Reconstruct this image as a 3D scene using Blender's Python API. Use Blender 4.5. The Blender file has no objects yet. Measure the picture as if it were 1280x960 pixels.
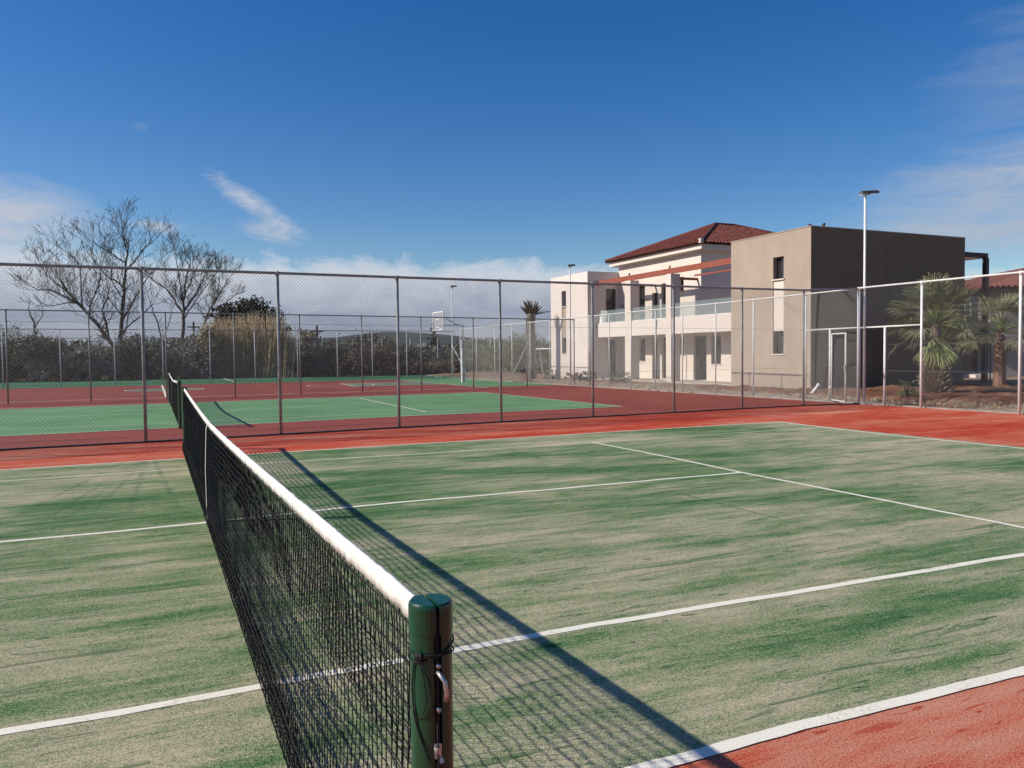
import bpy, math, random
from mathutils import Vector, Matrix, noise as mnoise
rnd = random.Random(7)
PI = math.pi
scene = bpy.context.scene
COL = scene.collection

# ------------------------------------------------------------------ camera
F = 991.18
CP = Vector((-0.4762, -7.8967, 1.5288))
YAW, PIT, ROL = 0.42533, -0.0356, -0.00971
fw = Vector((math.sin(YAW)*math.cos(PIT), math.cos(YAW)*math.cos(PIT), math.sin(PIT)))
rt = Vector((math.cos(YAW), -math.sin(YAW), 0)); up = rt.cross(fw)
rt2 = rt*math.cos(ROL)+up*math.sin(ROL); up2 = -rt*math.sin(ROL)+up*math.cos(ROL)
cd = bpy.data.cameras.new('camera'); cam = bpy.data.objects.new('camera', cd); COL.objects.link(cam)
cd.sensor_width = 36; cd.lens = 36*F/1280; cd.clip_start = .05; cd.clip_end = 9000
M = Matrix((rt2, up2, -fw)).transposed().to_4x4(); M.translation = CP; cam.matrix_world = M
scene.camera = cam
def far_point(px, py, d):            # a surveyed direction and a horizontal distance give a point
    v = fw+rt2*((px-640)/F)-up2*((py-480)/F)
    return CP+v*(d/math.hypot(v.x, v.y))

# ------------------------------------------------------------------ materials
def srgb(r, g, b):
    f = lambda c: (c/255/12.92) if c/255 <= .04045 else ((c/255+.055)/1.055)**2.4
    return (f(r), f(g), f(b), 1)
class NT:
    def __init__(s, name):
        m = bpy.data.materials.new(name); m.use_nodes = True; s.m = m; s.t = m.node_tree; s.n = s.t.nodes; s.l = s.t.links
        s.b = s.n['Principled BSDF']
    def new(s, t, **k):
        n = s.n.new(t)
        for a, v in k.items():
            if a.startswith('i_'): n.inputs[a[2:].replace('_', ' ')].default_value = v
            else: setattr(n, a, v)
        return n
    def lk(s, a, b): s.l.new(a, b)
    def coord(s, scale=(1, 1, 1), rot=0, loc=(0, 0, 0)):
        c = s.new('ShaderNodeTexCoord'); mp = s.new('ShaderNodeMapping')
        mp.inputs['Scale'].default_value = scale; mp.inputs['Rotation'].default_value = (0, 0, rot); mp.inputs['Location'].default_value = loc
        s.lk(c.outputs['Object'], mp.inputs[0]); return mp.outputs[0]
    def noise(s, co, scale, detail=4, rough=.55, dist=0):
        n = s.new('ShaderNodeTexNoise'); n.inputs['Scale'].default_value = scale; n.inputs['Detail'].default_value = detail
        n.inputs['Roughness'].default_value = rough; n.inputs['Distortion'].default_value = dist
        s.lk(co, n.inputs['Vector']); return n.outputs['Fac']
    def ramp(s, fac, stops):
        r = s.new('ShaderNodeValToRGB'); e = r.color_ramp.elements
        while len(e) < len(stops): e.new(.5)
        for i, (p, c) in enumerate(stops):
            e[i].position = p; e[i].color = c if len(c) == 4 else (*c, 1)
        s.lk(fac, r.inputs[0]); return r.outputs['Color']
    def mix(s, f, a, b, bt='MIX'):
        m = s.new('ShaderNodeMix', data_type='RGBA', blend_type=bt)
        for sk, v in ((0, f), (6, a), (7, b)):
            if isinstance(v, (int, float)): m.inputs[sk].default_value = v
            elif isinstance(v, tuple): m.inputs[sk].default_value = v if len(v) == 4 else (*v, 1)
            else: s.lk(v, m.inputs[sk])
        return m.outputs[2]
    def math(s, op, a, b=0.0, clamp=False):
        m = s.new('ShaderNodeMath', operation=op, use_clamp=clamp)
        for i, v in enumerate((a, b)):
            if isinstance(v, (int, float)): m.inputs[i].default_value = v
            else: s.lk(v, m.inputs[i])
        return m.outputs[0]
    def bump(s, h, strength=.5, dist=.01):
        b = s.new('ShaderNodeBump'); b.inputs['Strength'].default_value = strength; b.inputs['Distance'].default_value = dist
        s.lk(h, b.inputs['Height']); s.lk(b.outputs[0], s.b.inputs['Normal'])
    def base(s, c):
        if isinstance(c, tuple): s.b.inputs['Base Color'].default_value = c if len(c) == 4 else (*c, 1)
        else: s.lk(c, s.b.inputs['Base Color'])
    def set(s, rough=.8, metal=0, spec=.5):
        s.b.inputs['Roughness'].default_value = rough; s.b.inputs['Metallic'].default_value = metal
        s.b.inputs['Specular IOR Level'].default_value = spec
BW = [(0, (0, 0, 0, 1)), (1, (1, 1, 1, 1))]
def bwr(a, b): return [(a, (0, 0, 0, 1)), (b, (1, 1, 1, 1))]
def simple(name, col, rough=.7, metal=0, var=.12, sc=3, bump=0, spec=.4, bscale=40):
    t = NT(name); c = t.coord(); n = t.noise(c, sc, 5, .6)
    lo = tuple(x*(1-var) for x in col[:3]); hi = tuple(min(1, x*(1+var)) for x in col[:3])
    t.base(t.ramp(n, [(.3, lo), (.7, hi)])); t.set(rough, metal, spec)
    if bump: t.bump(t.noise(c, bscale, 4, .6), bump, .02)
    return t.m

def turf(name, fresh, sandy, dark, seed, amount=.5, patch=True):
    """sand-dressed artificial turf: pile colour, sand brushed in long streaks, fine grain"""
    t = NT(name)
    st = t.coord((.22, 1.15, 1), .02, (seed, seed*1.7, 0)); st2 = t.coord((.8, 4.2, 1), -.03, (seed*3, 0, 0)); iso = t.coord((1, 1, 1), 0, (seed*2, seed, 0))
    a = t.noise(st, 1.6, 6, .62, .6); b = t.noise(st2, 2.0, 6, .68, .4); c = t.noise(t.coord((.6, 1, 1), .1, (seed*2, seed, 0)), .75, 6, .62, .5)
    pt = t.noise(t.coord((.5, 1, 1), .2, (seed*4, seed, 1)), .34, 4, .6, .6)
    s = t.math('ADD', t.math('MULTIPLY', a, .38), t.math('ADD', t.math('MULTIPLY', b, .34), t.math('ADD', t.math('MULTIPLY', c, .20), t.math('MULTIPLY', t.math('SUBTRACT', pt, .31), .42))))
    g1 = t.noise(iso, 85, 4, .8); g2 = t.noise(iso, 210, 2, .7)
    grain = t.math('ADD', t.math('MULTIPLY', t.math('SUBTRACT', g1, .5), .42), t.math('MULTIPLY', t.math('SUBTRACT', g2, .5), .42))
    fac = t.math('ADD', s, grain)
    col = t.ramp(fac, [(amount-.14, dark), (amount-.045, fresh), (amount+.04, tuple(.5*x+.5*y for x, y in zip(fresh, sandy))), (amount+.125, sandy)])
    spk = t.ramp(t.math('ADD', t.math('MULTIPLY', g1, .5), t.math('MULTIPLY', g2, .5)), [(.36, (.42, .45, .42)), (.5, (1, 1, 1)), (.64, (1.0, 1.0, 1.0))])
    spk2 = t.ramp(t.math('ADD', t.math('MULTIPLY', g1, .5), t.math('MULTIPLY', g2, .5)), bwr(.52, .66))
    col = t.mix(1.0, col, spk, 'MULTIPLY'); col = t.mix(t.math('MULTIPLY', spk2, .5), col, tuple(min(1, x*1.25) for x in sandy))
    # brush furrows along the court, their shadow lines painted in as dark streaks
    f = t.noise(t.coord((.7, 9, 1), .08, (seed*5, 3, 0)), 1.1, 3, .5, 1.2)
    fur = t.ramp(f, [(.63, (0, 0, 0)), (.67, (1, 1, 1))])
    col = t.mix(t.math('MULTIPLY', fur, .55), col, dark)
    f2 = t.noise(t.coord((1.6, 11, 1), -.12, (seed*7, 1, 0)), 1.7, 3, .5, 2.0); fur2 = t.ramp(f2, [(.65, (0, 0, 0)), (.675, (1, 1, 1))])
    col = t.mix(t.math('MULTIPLY', fur2, .75), col, dark)
    # thin wheel tracks running askew over the left half
    tx = t.new('ShaderNodeSeparateXYZ'); t.lk(t.coord((1, 1, 1), 0, (0, 0, 0)), tx.inputs[0])
    trk = None
    for (x0_, sl_) in ((-.72, -.03), (-1.22, -.13), (-1.42, -.17), (-1.05, -.10), (-.28, .05), (-1.75, -.20)):
        dd = t.math('ABSOLUTE', t.math('SUBTRACT', t.math('SUBTRACT', tx.outputs[0], x0_), t.math('MULTIPLY', t.math('SUBTRACT', tx.outputs[1], 1.0), -sl_)))
        q_ = t.ramp(dd, [(0, (1, 1, 1)), (.05, (0, 0, 0))]); trk = q_ if trk is None else t.math('MAXIMUM', trk, q_)
    trk = t.math('MULTIPLY', trk, t.ramp(t.math('MULTIPLY', tx.outputs[1], .2), [(.06, (0, 0, 0)), (.25, (1, 1, 1))]))
    col = t.mix(t.math('MULTIPLY', trk, t.math('MULTIPLY', t.ramp(t.noise(iso, 2.0, 3), bwr(.35, .6)), .42)), col, dark)
    # faint seams between the rolls of carpet, across the court
    sx = t.new('ShaderNodeSeparateXYZ'); t.lk(t.coord((1, 1, 1), 0, (1.25, 0, 0)), sx.inputs[0])
    fr = t.math('ABSOLUTE', t.math('SUBTRACT', t.math('FRACT', t.math('MULTIPLY', sx.outputs[0], .25)), .5))
    seam = t.ramp(fr, [(.0, (1, 1, 1)), (.006, (0, 0, 0))])
    col = t.mix(t.math('MULTIPLY', seam, t.math('MULTIPLY', t.ramp(t.noise(iso, 1.3, 2), bwr(.38, .58)), .75)), col, dark)
    t.base(col); t.set(.95, 0, .12)
    t.bump(t.math('ADD', t.math('MULTIPLY', g1, .5), g2), .55, .012)
    return t.m
TG = turf('turf_green', (.085, .200, .065), (.55, .465, .315), (.020, .100, .030), 3.1, .496)
TR = turf('turf_red', (.56, .070, .030), (.64, .29, .19), (.40, .032, .015), 8.4, .555)
def line_mat(name, c1, c2, thr):
    t = NT(name); co = t.coord((1, 1, 1)); n = t.noise(co, 60, 4, .7); n2 = t.noise(co, 3, 3, .6)
    f = t.math('ADD', t.math('MULTIPLY', n, .6), t.math('MULTIPLY', n2, .4))
    t.base(t.ramp(f, [(thr-.1, c2), (thr+.02, c1)])); t.set(.9, 0, .15); t.bump(t.noise(co, 180, 2), .5, .01); return t.m
LT = line_mat('turf_line', (.84, .79, .67), (.55, .49, .36), .44)
LTF = line_mat('turf_line_faint', (.78, .74, .60), (.50, .48, .33), .46)
LP = line_mat('paint_line', (.74, .72, .60), (.36, .40, .32), .40)
def hard(name, col, var=.15):
    t = NT(name); co = t.coord(); n = t.noise(co, .5, 5, .6); n2 = t.noise(t.coord((.4, 2.2, 1)), 1.5, 5, .6); n3 = t.noise(co, 30, 3, .7)
    f = t.math('ADD', t.math('MULTIPLY', n, .5), t.math('ADD', t.math('MULTIPLY', n2, .3), t.math('MULTIPLY', n3, .2)))
    t.base(t.ramp(f, [(.35, tuple(x*(1-var*2) for x in col)), (.65, tuple(x*(1+var*2) for x in col))])); t.set(.78, 0, .3); t.bump(n3, .3, .003); return t.m
HG = hard('acrylic_green', (.125, .275, .115)); HR = hard('acrylic_red', (.26, .052, .030)); HD = hard('acrylic_dark_green', (.038, .165, .07)); HK = hard('acrylic_grey_green', (.16, .20, .14))
def soil_mat():
    t = NT('soil'); co = t.coord(); n = t.noise(co, .35, 6, .6); n2 = t.noise(co, 5, 6, .7); n3 = t.noise(co, 40, 3, .7)
    base = t.ramp(n, [(.36, (.42, .33, .23)), (.46, (.30, .19, .12)), (.60, (.22, .10, .06))])
    col = t.mix(t.ramp(n2, bwr(.42, .62)), base, (.36, .30, .23), 'MIX')
    col = t.mix(.55, base, col); col = t.mix(t.ramp(n3, bwr(.5, .75)), col, (.07, .05, .035)); t.base(col); t.set(.98, 0, .1)
    t.bump(t.math('ADD', n2, t.math('MULTIPLY', n3, .4)), .9, .08); return t.m
SOIL = soil_mat()
def ground_mat():
    t = NT('field'); co = t.coord(); n = t.noise(co, .03, 6, .6); n2 = t.noise(co, .8, 5, .7)
    col = t.ramp(t.math('ADD', t.math('MULTIPLY', n, .6), t.math('MULTIPLY', n2, .4)), [(.38, (.05, .07, .03)), (.5, (.12, .11, .06)), (.62, (.24, .19, .12))])
    t.base(col); t.set(.98, 0, .1); t.bump(n2, .6, .1); return t.m
FIELD = ground_mat()
def sandy_mat(name, c1, c2, c3, sc=.5):
    t = NT(name); co = t.coord(); n = t.noise(co, sc, 6, .65); n3 = t.noise(co, 28, 4, .75)
    f = t.math('ADD', t.math('MULTIPLY', n, .6), t.math('MULTIPLY', n3, .4))
    t.base(t.ramp(f, [(.38, c1), (.5, c2), (.62, c3)])); t.set(.95, 0, .1); t.bump(n3, .7, .03); return t.m
SAND = sandy_mat('rubble_strip_mat', (.24, .17, .12), (.40, .34, .27), (.50, .45, .38))
REDSOIL = sandy_mat('mulch_mat', (.10, .036, .022), (.18, .078, .048), (.28, .18, .115), 2.2)
DRY = sandy_mat('dry_dirt_mat', (.24, .13, .08), (.44, .32, .21), (.54, .43, .30), .8)
GALV = simple('galvanised_white', (.64, .645, .62), .5, .0, .10, 6, spec=.5)
GREYP = simple('weathered_grey_steel', (.29, .295, .275), .6, .1, .25, 8, spec=.4)
GREYL = simple('grey_steel', (.26, .265, .25), .55, .2, .2, 8)
WIRE = simple('zinc_wire', (.24, .23, .20), .5, .5, .1)
WIREL = simple('bright_zinc_wire', (.27, .27, .27), .5, .5, .1)
CORD = simple('black_cord', (.012, .012, .012), .8, 0, .3, 30)
TAPE = NT('white_tape'); _c = TAPE.coord(); _n = TAPE.noise(_c, 22, 5, .7); TAPE.base(TAPE.ramp(_n, [(.3, (.56, .545, .51)), (.55, (.70, .685, .65))])); TAPE.set(.75, 0, .3); TAPE.bump(TAPE.noise(TAPE.coord((1, .35, 1)), 60, 3, .6), .5, .004); TAPE = TAPE.m
def gloss_green():
    t = NT('green_enamel'); co = t.coord(); n = t.noise(co, 9, 4, .6)
    t.base(t.ramp(n, [(.3, (.003, .040, .019)), (.7, (.005, .062, .028))])); t.set(.28, 0, .5)
    r = t.ramp(t.noise(co, 60, 4, .7), [(.3, (.22, .22, .22)), (.8, (.42, .42, .42))]); t.lk(r, t.b.inputs['Roughness']); t.bump(t.noise(co, 35, 3), .12, .002); return t.m
GREEN = gloss_green()
CHROME = simple('zinc_hardware', (.42, .42, .42), .42, .8, .2, 40)
def plaster(name, col, var=.05):
    t = NT(name); co = t.coord(); n = t.noise(co, .7, 5, .6); n2 = t.noise(co, 8, 4, .7); n3 = t.noise(co, 60, 3, .6)
    zs = t.new('ShaderNodeSeparateXYZ'); t.lk(t.coord(), zs.inputs[0])
    stn = t.noise(t.coord((3, 3, .25)), 1.0, 4, .6)
    f = t.math('ADD', t.math('MULTIPLY', n, .5), t.math('ADD', t.math('MULTIPLY', n2, .25), t.math('MULTIPLY', stn, .25)))
    c = t.ramp(f, [(.32, tuple(x*(1-var*1.6) for x in col)), (.68, tuple(min(1, x*(1+var)) for x in col))])
    t.base(c); t.set(.92, 0, .15); t.bump(n3, .25, .006); return t.m
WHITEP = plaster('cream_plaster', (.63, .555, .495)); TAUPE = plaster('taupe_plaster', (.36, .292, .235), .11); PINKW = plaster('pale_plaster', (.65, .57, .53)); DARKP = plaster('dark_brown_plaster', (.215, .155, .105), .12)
TILE = simple('clay_roof_tile', (.135, .034, .023), .75, 0, .4, 2.5, .2)
STEELRED = simple('oxide_red_steel', (.25, .062, .034), .6, 0, .15, 4)
STEELBR = simple('brown_steel', (.065, .03, .022), .6, 0, .15, 4)
def glass_mat():
    t = NT('glass'); t.b.inputs['Transmission Weight'].default_value = 0; t.base((.30, .38, .38)); t.set(.06, 0, .8)
    t.b.inputs['Alpha'].default_value = .30; return t.m
GLASS = glass_mat()
CLEAR = NT('clear_board'); CLEAR.base((.5, .52, .55)); CLEAR.set(.15, 0, .5); CLEAR.b.inputs['Alpha'].default_value = .25; CLEAR = CLEAR.m
DGL = simple('dark_window', (.03, .028, .028), .12, 0, .1, 1, spec=.6)
FRM = simple('brown_window_frame', (.07, .055, .048), .5)
BARK = simple('grey_bark', (.085, .068, .055), .95, 0, .35, 3, .3)
BARKD = simple('dark_bark', (.055, .045, .04), .95, 0, .3, 3)
def leaf(name, c1, c2, sc=.8, trans=.0):
    t = NT(name); co = t.coord(); n = t.noise(co, sc, 3, .6); n2 = t.noise(co, sc*9, 2, .6)
    f = t.math('ADD', t.math('MULTIPLY', n, .55), t.math('MULTIPLY', n2, .45))
    t.base(t.ramp(f, [(.36, c1), (.64, c2)])); t.set(.7, 0, .25); return t.m
OLIVE = leaf('olive_leaf', (.065, .066, .042), (.20, .19, .135), .45)
OLIVEG = leaf('silver_leaf', (.17, .165, .13), (.38, .36, .30))
BROWNB = leaf('dry_brush', (.10, .078, .052), (.25, .20, .145))
DARKG = leaf('dark_leaf', (.008, .012, .007), (.026, .034, .015))
GREENB = leaf('mid_green_leaf', (.075, .105, .03), (.24, .26, .10))
CANE = leaf('dry_cane', (.36, .265, .15), (.66, .52, .34), 1.2)
CANEG = leaf('cane_leaf', (.24, .21, .09), (.42, .36, .18), 1.2)
PALM = leaf('palm_fan', (.09, .105, .045), (.34, .33, .19), 3)
PALMY = leaf('palm_fan_yellow', (.17, .21, .06), (.36, .38, .18), 3)
PALMD = leaf('palm_dry', (.22, .165, .12), (.50, .42, .33), 5)
PTRUNK = simple('palm_trunk', (.16, .12, .095), .95, 0, .35, 9, .6)
PTRUNKR = simple('palm_trunk_red', (.20, .115, .08), .95, 0, .3, 9, .6)
WHITE = simple('white_paint', (.74, .73, .70), .5)
STONE = simple('stone', (.42, .33, .24), .95, 0, .3, 4, .3)

# ------------------------------------------------------------------ mesh helpers
class MB:
    def __init__(s): s.v = []; s.f = []
    def quad(s, a, b, c, d):
        i = len(s.v); s.v += [tuple(a), tuple(b), tuple(c), tuple(d)]; s.f.append((i, i+1, i+2, i+3))
    def poly(s, pts):
        i = len(s.v); s.v += [tuple(p) for p in pts]; s.f.append(tuple(range(i, i+len(pts))))
    def box(s, x0, y0, z0, x1, y1, z1):
        i = len(s.v)
        s.v += [(x0, y0, z0), (x1, y0, z0), (x1, y1, z0), (x0, y1, z0), (x0, y0, z1), (x1, y0, z1), (x1, y1, z1), (x0, y1, z1)]
        for q in ((3, 2, 1, 0), (4, 5, 6, 7), (0, 1, 5, 4), (1, 2, 6, 5), (2, 3, 7, 6), (3, 0, 4, 7)): s.f.append(tuple(i+k for k in q))
    def tube(s, pts, rad, n=6, cap=True):
        pts = [Vector(p) for p in pts]; m = len(pts)
        if not isinstance(rad, (list, tuple)): rad = [rad]*m
        base = len(s.v); px = None
        for k in range(m):
            d = (pts[min(k+1, m-1)]-pts[max(k-1, 0)])
            if d.length < 1e-9: d = Vector((0, 0, 1))
            d.normalize()
            if px is None:
                a = Vector((0, 0, 1)) if abs(d.z) < .9 else Vector((1, 0, 0)); px = a.cross(d).normalized()
            else:
                px = (px-d*px.dot(d)); px = px.normalized() if px.length > 1e-6 else Vector((1, 0, 0)).cross(d).normalized()
            py = d.cross(px)
            for j in range(n):
                an = 2*PI*j/n; q = pts[k]+px*(math.cos(an)*rad[k])+py*(math.sin(an)*rad[k]); s.v.append((q.x, q.y, q.z))
        for k in range(m-1):
            for j in range(n):
                a = base+k*n+j; b = base+k*n+(j+1) % n; s.f.append((a, b, b+n, a+n))
        if cap:
            s.f.append(tuple(base+j for j in reversed(range(n)))); s.f.append(tuple(base+(m-1)*n+j for j in range(n)))
    def ribbon(s, pts, w, z=0.0, wob=0.0, seed=0):
        w = w*1.12; wob = wob*.6; z = z-.0015 if wob else z
        """flat strip in the ground plane following pts, edges slightly uneven"""
        L = []
        for i in range(len(pts)-1):
            a = Vector((pts[i][0], pts[i][1], 0)); b = Vector((pts[i+1][0], pts[i+1][1], 0)); n = max(1, int((b-a).length/.12))
            for k in range(n): L.append(a.lerp(b, k/n))
        L.append(Vector((pts[-1][0], pts[-1][1], 0))); base = len(s.v)
        for i, p in enumerate(L):
            d = (L[min(i+1, len(L)-1)]-L[max(i-1, 0)]).normalized(); nn = Vector((-d.y, d.x, 0))
            o = mnoise.noise(Vector((p.x*1.7, p.y*1.7, seed)))*wob; e1 = mnoise.noise(Vector((p.x*7, p.y*7, seed+9)))*wob*.5; e2 = mnoise.noise(Vector((p.x*7, p.y*7, seed+19)))*wob*.5
            for sg, e in ((-1, e1), (1, e2)):
                q = p+nn*(o+sg*(w/2+e)); s.v.append((q.x, q.y, z))
        for i in range(len(L)-1):
            a = base+2*i; s.f.append((a, a+2, a+3, a+1))
    def build(s, name, mat, parent=None, smooth=False, loc=None, **props):
        me = bpy.data.meshes.new(name); me.from_pydata(s.v, [], s.f); me.materials.append(mat)
        if smooth: me.polygons.foreach_set('use_smooth', [True]*len(me.polygons))
        me.update(); o = bpy.data.objects.new(name, me); COL.objects.link(o)
        if parent: o.parent = parent
        if loc: o.location = loc
        for k, v in props.items(): o[k] = v
        return o
def thing(name, label, cat, loc=(0, 0, 0), group=None, rz=0):
    o = bpy.data.objects.new(name, None); COL.objects.link(o); o.location = loc; o.rotation_euler = (0, 0, rz)
    o.empty_display_size = .1; o['label'] = label; o['category'] = cat
    if group: o['group'] = group
    return o
def copy_thing(o, loc, rz=0, label=None, sc=1):
    c = o.copy(); COL.objects.link(c); c.location = loc; c.rotation_euler = (0, 0, rz); c.scale = (sc, sc, sc)
    if label: c['label'] = label
    for ch in list(o.children):
        d = ch.copy(); COL.objects.link(d); d.parent = c
        for g in list(ch.children):
            e = g.copy(); COL.objects.link(e); e.parent = d
    return c
S = dict(kind='structure')

# ------------------------------------------------------------------ ground and courts
g = MB(); R_ = 4000
g.quad((-R_, -R_, -.06), (R_, -R_, -.06), (R_, R_, -.06), (-R_, R_, -.06)); g.build('ground', FIELD, **S)
F1 = [(-13.2, 7.25), (-10.65, 7.45), (-8.15, 7.62), (-5.65, 7.80), (-3.15, 7.96), (-.62, 8.11), (1.82, 8.33), (4.32, 8.58), (6.80, 8.78), (9.34, 8.97), (11.87, 9.14), (14.3, 9.36), (16.62, 9.46), (18.5, 9.2)]
EX = 18.5                                           # line of the side fence
m = MB(); m.poly([(-24, -14, 0), (EX+.12, -14, 0), (EX+.12, 9.2, 0)]+[(x, y, 0) for x, y in reversed(F1[:-1])]+[(-24, 6.4, 0)]); m.build('turf_surround', TR, **S)
m = MB(); m.poly([(-12.0, -5.5, .004), (11.95, -5.5, .004), (12.15, 5.66, .004), (9.24, 5.58, .004), (6.22, 5.47, .004), (3.22, 5.33, .004), (-.41, 5.2, .004), (-2.45, 5.09, .004), (-12.0, 4.6, .004)]); m.build('turf_court', TG, **S)
ln = MB()
ln.ribbon([(-12, -5.5), (-3, -5.46), (1.16, -5.48), (1.9, -5.47), (2.58, -5.48), (3.27, -5.5), (11.95, -5.5)], .062, .0068, .02, 1)
ln.ribbon([(-12, -4.16), (-1.6, -4.13), (-1.08, -4.11), (-.64, -4.12), (-.02, -4.1), (.92, -4.07), (1.76, -4.045), (2.06, -4.055), (3.26, -4.08), (4.12, -4.09), (5.44, -4.11), (11.95, -4.12)], .058, .008, .022, 2)
ln.ribbon([(-6.4, -.3), (-1.68, -.08), (-.9, -.09), (-.04, -.04), (1.01, .07), (1.77, .12), (3.52, .09), (5.32, .12), (6.38, .10)], .055, .0082, .03, 3)
ln.ribbon([(6.49, 4.12), (6.46, 1.77), (6.37, .2), (6.35, -2.22), (6.32, -4.08)], .05, .0084, .02, 4)
ln.ribbon([(12.15, 5.64), (11.95, 3.53), (11.88, 2.38), (11.88, .04), (11.9, -5.5)], .06, .0082, .02, 5)
ln.build('court_line', LT, **S)
ln = MB()
ln.ribbon([(-12, 4.62), (-2.45, 5.09), (-.41, 5.2), (1.12, 5.27), (3.22, 5.33), (6.22, 5.46), (9.24, 5.58), (10.44, 5.6), (12.15, 5.66)], .05, .0084, .02, 6)
ln.ribbon([(-12, 3.3), (-2.26, 3.86), (-.42, 3.96), (1.64, 3.99), (2.86, 4.02), (5.54, 4.08), (6.47, 4.13), (8.17, 4.13), (9.3, 4.15), (10.75, 4.2), (11.9, 4.17)], .042, .008, .02, 7)
ln.build('far_court_line', LTF, **S)
# low kerb under the fence between the turf and the acrylic court
kb = MB()
for (a, b), (c, d) in zip(F1[:-1], F1[1:]):
    kb.poly([(a, b-.05, .0), (c, d-.05, .0), (c, d-.05, .03), (a, b-.05, .03)]); kb.poly([(a, b-.05, .03), (c, d-.05, .03), (c, d+.05, .03), (a, b+.05, .03)]); kb.poly([(a, b+.05, .03), (c, d+.05, .03), (c, d+.05, 0), (a, b+.05, 0)])
kb.build('kerb', simple('kerb_concrete', (.07, .06, .055), .9, 0, .3), **S)
# second tennis court (acrylic)
FY2 = lambda x: 25.1+.1*x
m = MB(); m.poly([(x, y+.03, .001) for x, y in F1]+[(EX+.55, 27.1, .001), (-26, 22.6, .001), (-26, 6.1, .001)]); m.build('acrylic_surround', HR, **S)
m = MB(); m.poly([(-12, 10.35, .005), (-3.3, 10.9, .005), (-.36, 11.15, .005), (4.9, 11.75, .005), (12.1, 12.0, .005), (12.1, 23.1, .005), (-12, 20.6, .005)]); m.build('acrylic_court', HG, **S)
ln = MB()
ln.ribbon([(-12, 10.35), (-3.3, 10.9), (-.36, 11.15), (4.9, 11.75), (12.1, 12.0)], .055, .009); ln.ribbon([(12.1, 12.0), (12.1, 23.1)], .06, .0092)
ln.ribbon([(-12, 20.6), (12.1, 23.1)], .055, .009); ln.ribbon([(-12, 11.9), (-3.58, 12.5), (-.35, 12.58), (5.19, 12.95), (12.1, 13.1)], .05, .009)
ln.ribbon([(-12, 19.2), (12.1, 21.8)], .05, .009); ln.ribbon([(6.36, 12.98), (6.5, 21.2)], .06, .0094); ln.ribbon([(-6.4, 16.2), (-.3, 16.7), (6.42, 17.3)], .05, .009)
ln.build('acrylic_court_line', LP, **S)
# basketball court
m = MB(); m.poly([(-26, 22.62, .001), (EX+.55, 27.12, .001), (EX+.4, 44.3, .001), (-26, 42.0, .001)]); m.build('basketball_court', HR, **S)
m = MB(); m.poly([(14.2, 28.2, .005), (EX+.5, 28.4, .005), (EX+.4, 44.2, .005), (14.1, 43.9, .005)]); m.build('court_end_paint', HG, **S)
m = MB(); m.poly([(9.2, 33.2, .005), (14.2, 33.2, .005), (14.2, 38.2, .005), (9.4, 38.2, .005)]); m.poly([(-9.2, 32.9, .005), (-9.4, 37.8, .005), (-14.2, 37.6, .005), (-14.2, 32.6, .005)])
def ringpts(cx, cy, r, a0=0, a1=2*PI, n=40): return [(cx+r*math.cos(a0+(a1-a0)*i/n), cy+r*math.sin(a0+(a1-a0)*i/n)) for i in range(n+1)]
m.poly([(x, y, .005) for x, y in ringpts(.06, 35.2, 1.8)[:-1]]); m.build('key_paint', HK, **S)
ln = MB()
ln.ribbon([(-14.2, 25.2), (-5.7, 26.1), (2.6, 26.5), (8.9, 26.9), (14.2, 27.3)], .09, .009); ln.ribbon([(14.2, 27.3), (14.1, 43.6)], .07, .009); ln.ribbon([(-14.2, 42.0), (14.1, 43.6)], .07, .009)
ln.ribbon([(0, 26.4), (0, 42.8)], .09, .009)
for cx in (8.9, -9.1): ln.ribbon(ringpts(cx, 35.5, 1.8), .08, .0094)
ln.ribbon(ringpts(.06, 35.2, 1.8), .07, .0094); ln.ribbon([(14.2, 33.2), (9.2, 33.2), (9.4, 38.2), (14.2, 38.2)], .09, .0098)
ln.build('basketball_line', LP, **S)
# farthest court
m = MB(); m.poly([(-30, 41.7, .001), (EX+.4, 44.32, .001), (27, 44.4, .001), (28, 62.4, .001), (-30, 61.4, .001)]); m.build('far_court', HD, **S)
ln = MB(); ln.ribbon([(4.4, 47), (4.45, 60)], .12, .006); ln.ribbon([(-16, 49), (4.4, 50), (10, 50.5)], .1, .006); ln.ribbon([(18.8, 47), (21, 60)], .12, .006); ln.ribbon([(-26, 59), (21, 60)], .1, .006); ln.ribbon([(11, 57), (17, 57.4)], .1, .0064)
ln.build('far_court_marking', LP, **S)
# edge strip, soil and dirt beyond the side fence
def rough_sheet(name, x0, y0, x1, y1, mat, z, amp, step=.35, seed=0, edge=None, ramp=None):
    m = MB(); amp2 = amp*.35; nx = int((x1-x0)/step); ny = int((y1-y0)/step)
    for j in range(ny+1):
        for i in range(nx+1):
            x = x0+(x1-x0)*i/nx; y = y0+(y1-y0)*j/ny
            h = mnoise.fractal(Vector((x*.9, y*.9, seed)), 1, 2.1, 5)*amp*.6+mnoise.noise(Vector((x*3.7, y*3.7, seed+4)))*amp2
            k = min(1, min(i, nx-i, j, ny-j)/3)
            zz = z+(abs(h)+(ramp(x, y) if ramp else 0))*k-.05*(1-k)
            xo = mnoise.noise(Vector((y*1.3, seed, 1)))*.22 if i in (0,) else 0
            m.v.append((x+xo, y, zz))
    for j in range(ny):
        for i in range(nx):
            a = j*(nx+1)+i; m.f.append((a, a+1, a+nx+2, a+nx+1))
    return m.build(name, mat, smooth=True, **S)
rough_sheet('soil', 18.9, -16, 80, 9.0, DRY, -.03, .10, .5, 1)
rough_sheet('dirt', 18.85, 8.0, 60, 66, SOIL, -.05, .10, .5, 2, ramp=lambda x, y: .05+min(.08, max(0, (x-20)*.03)))
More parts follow.
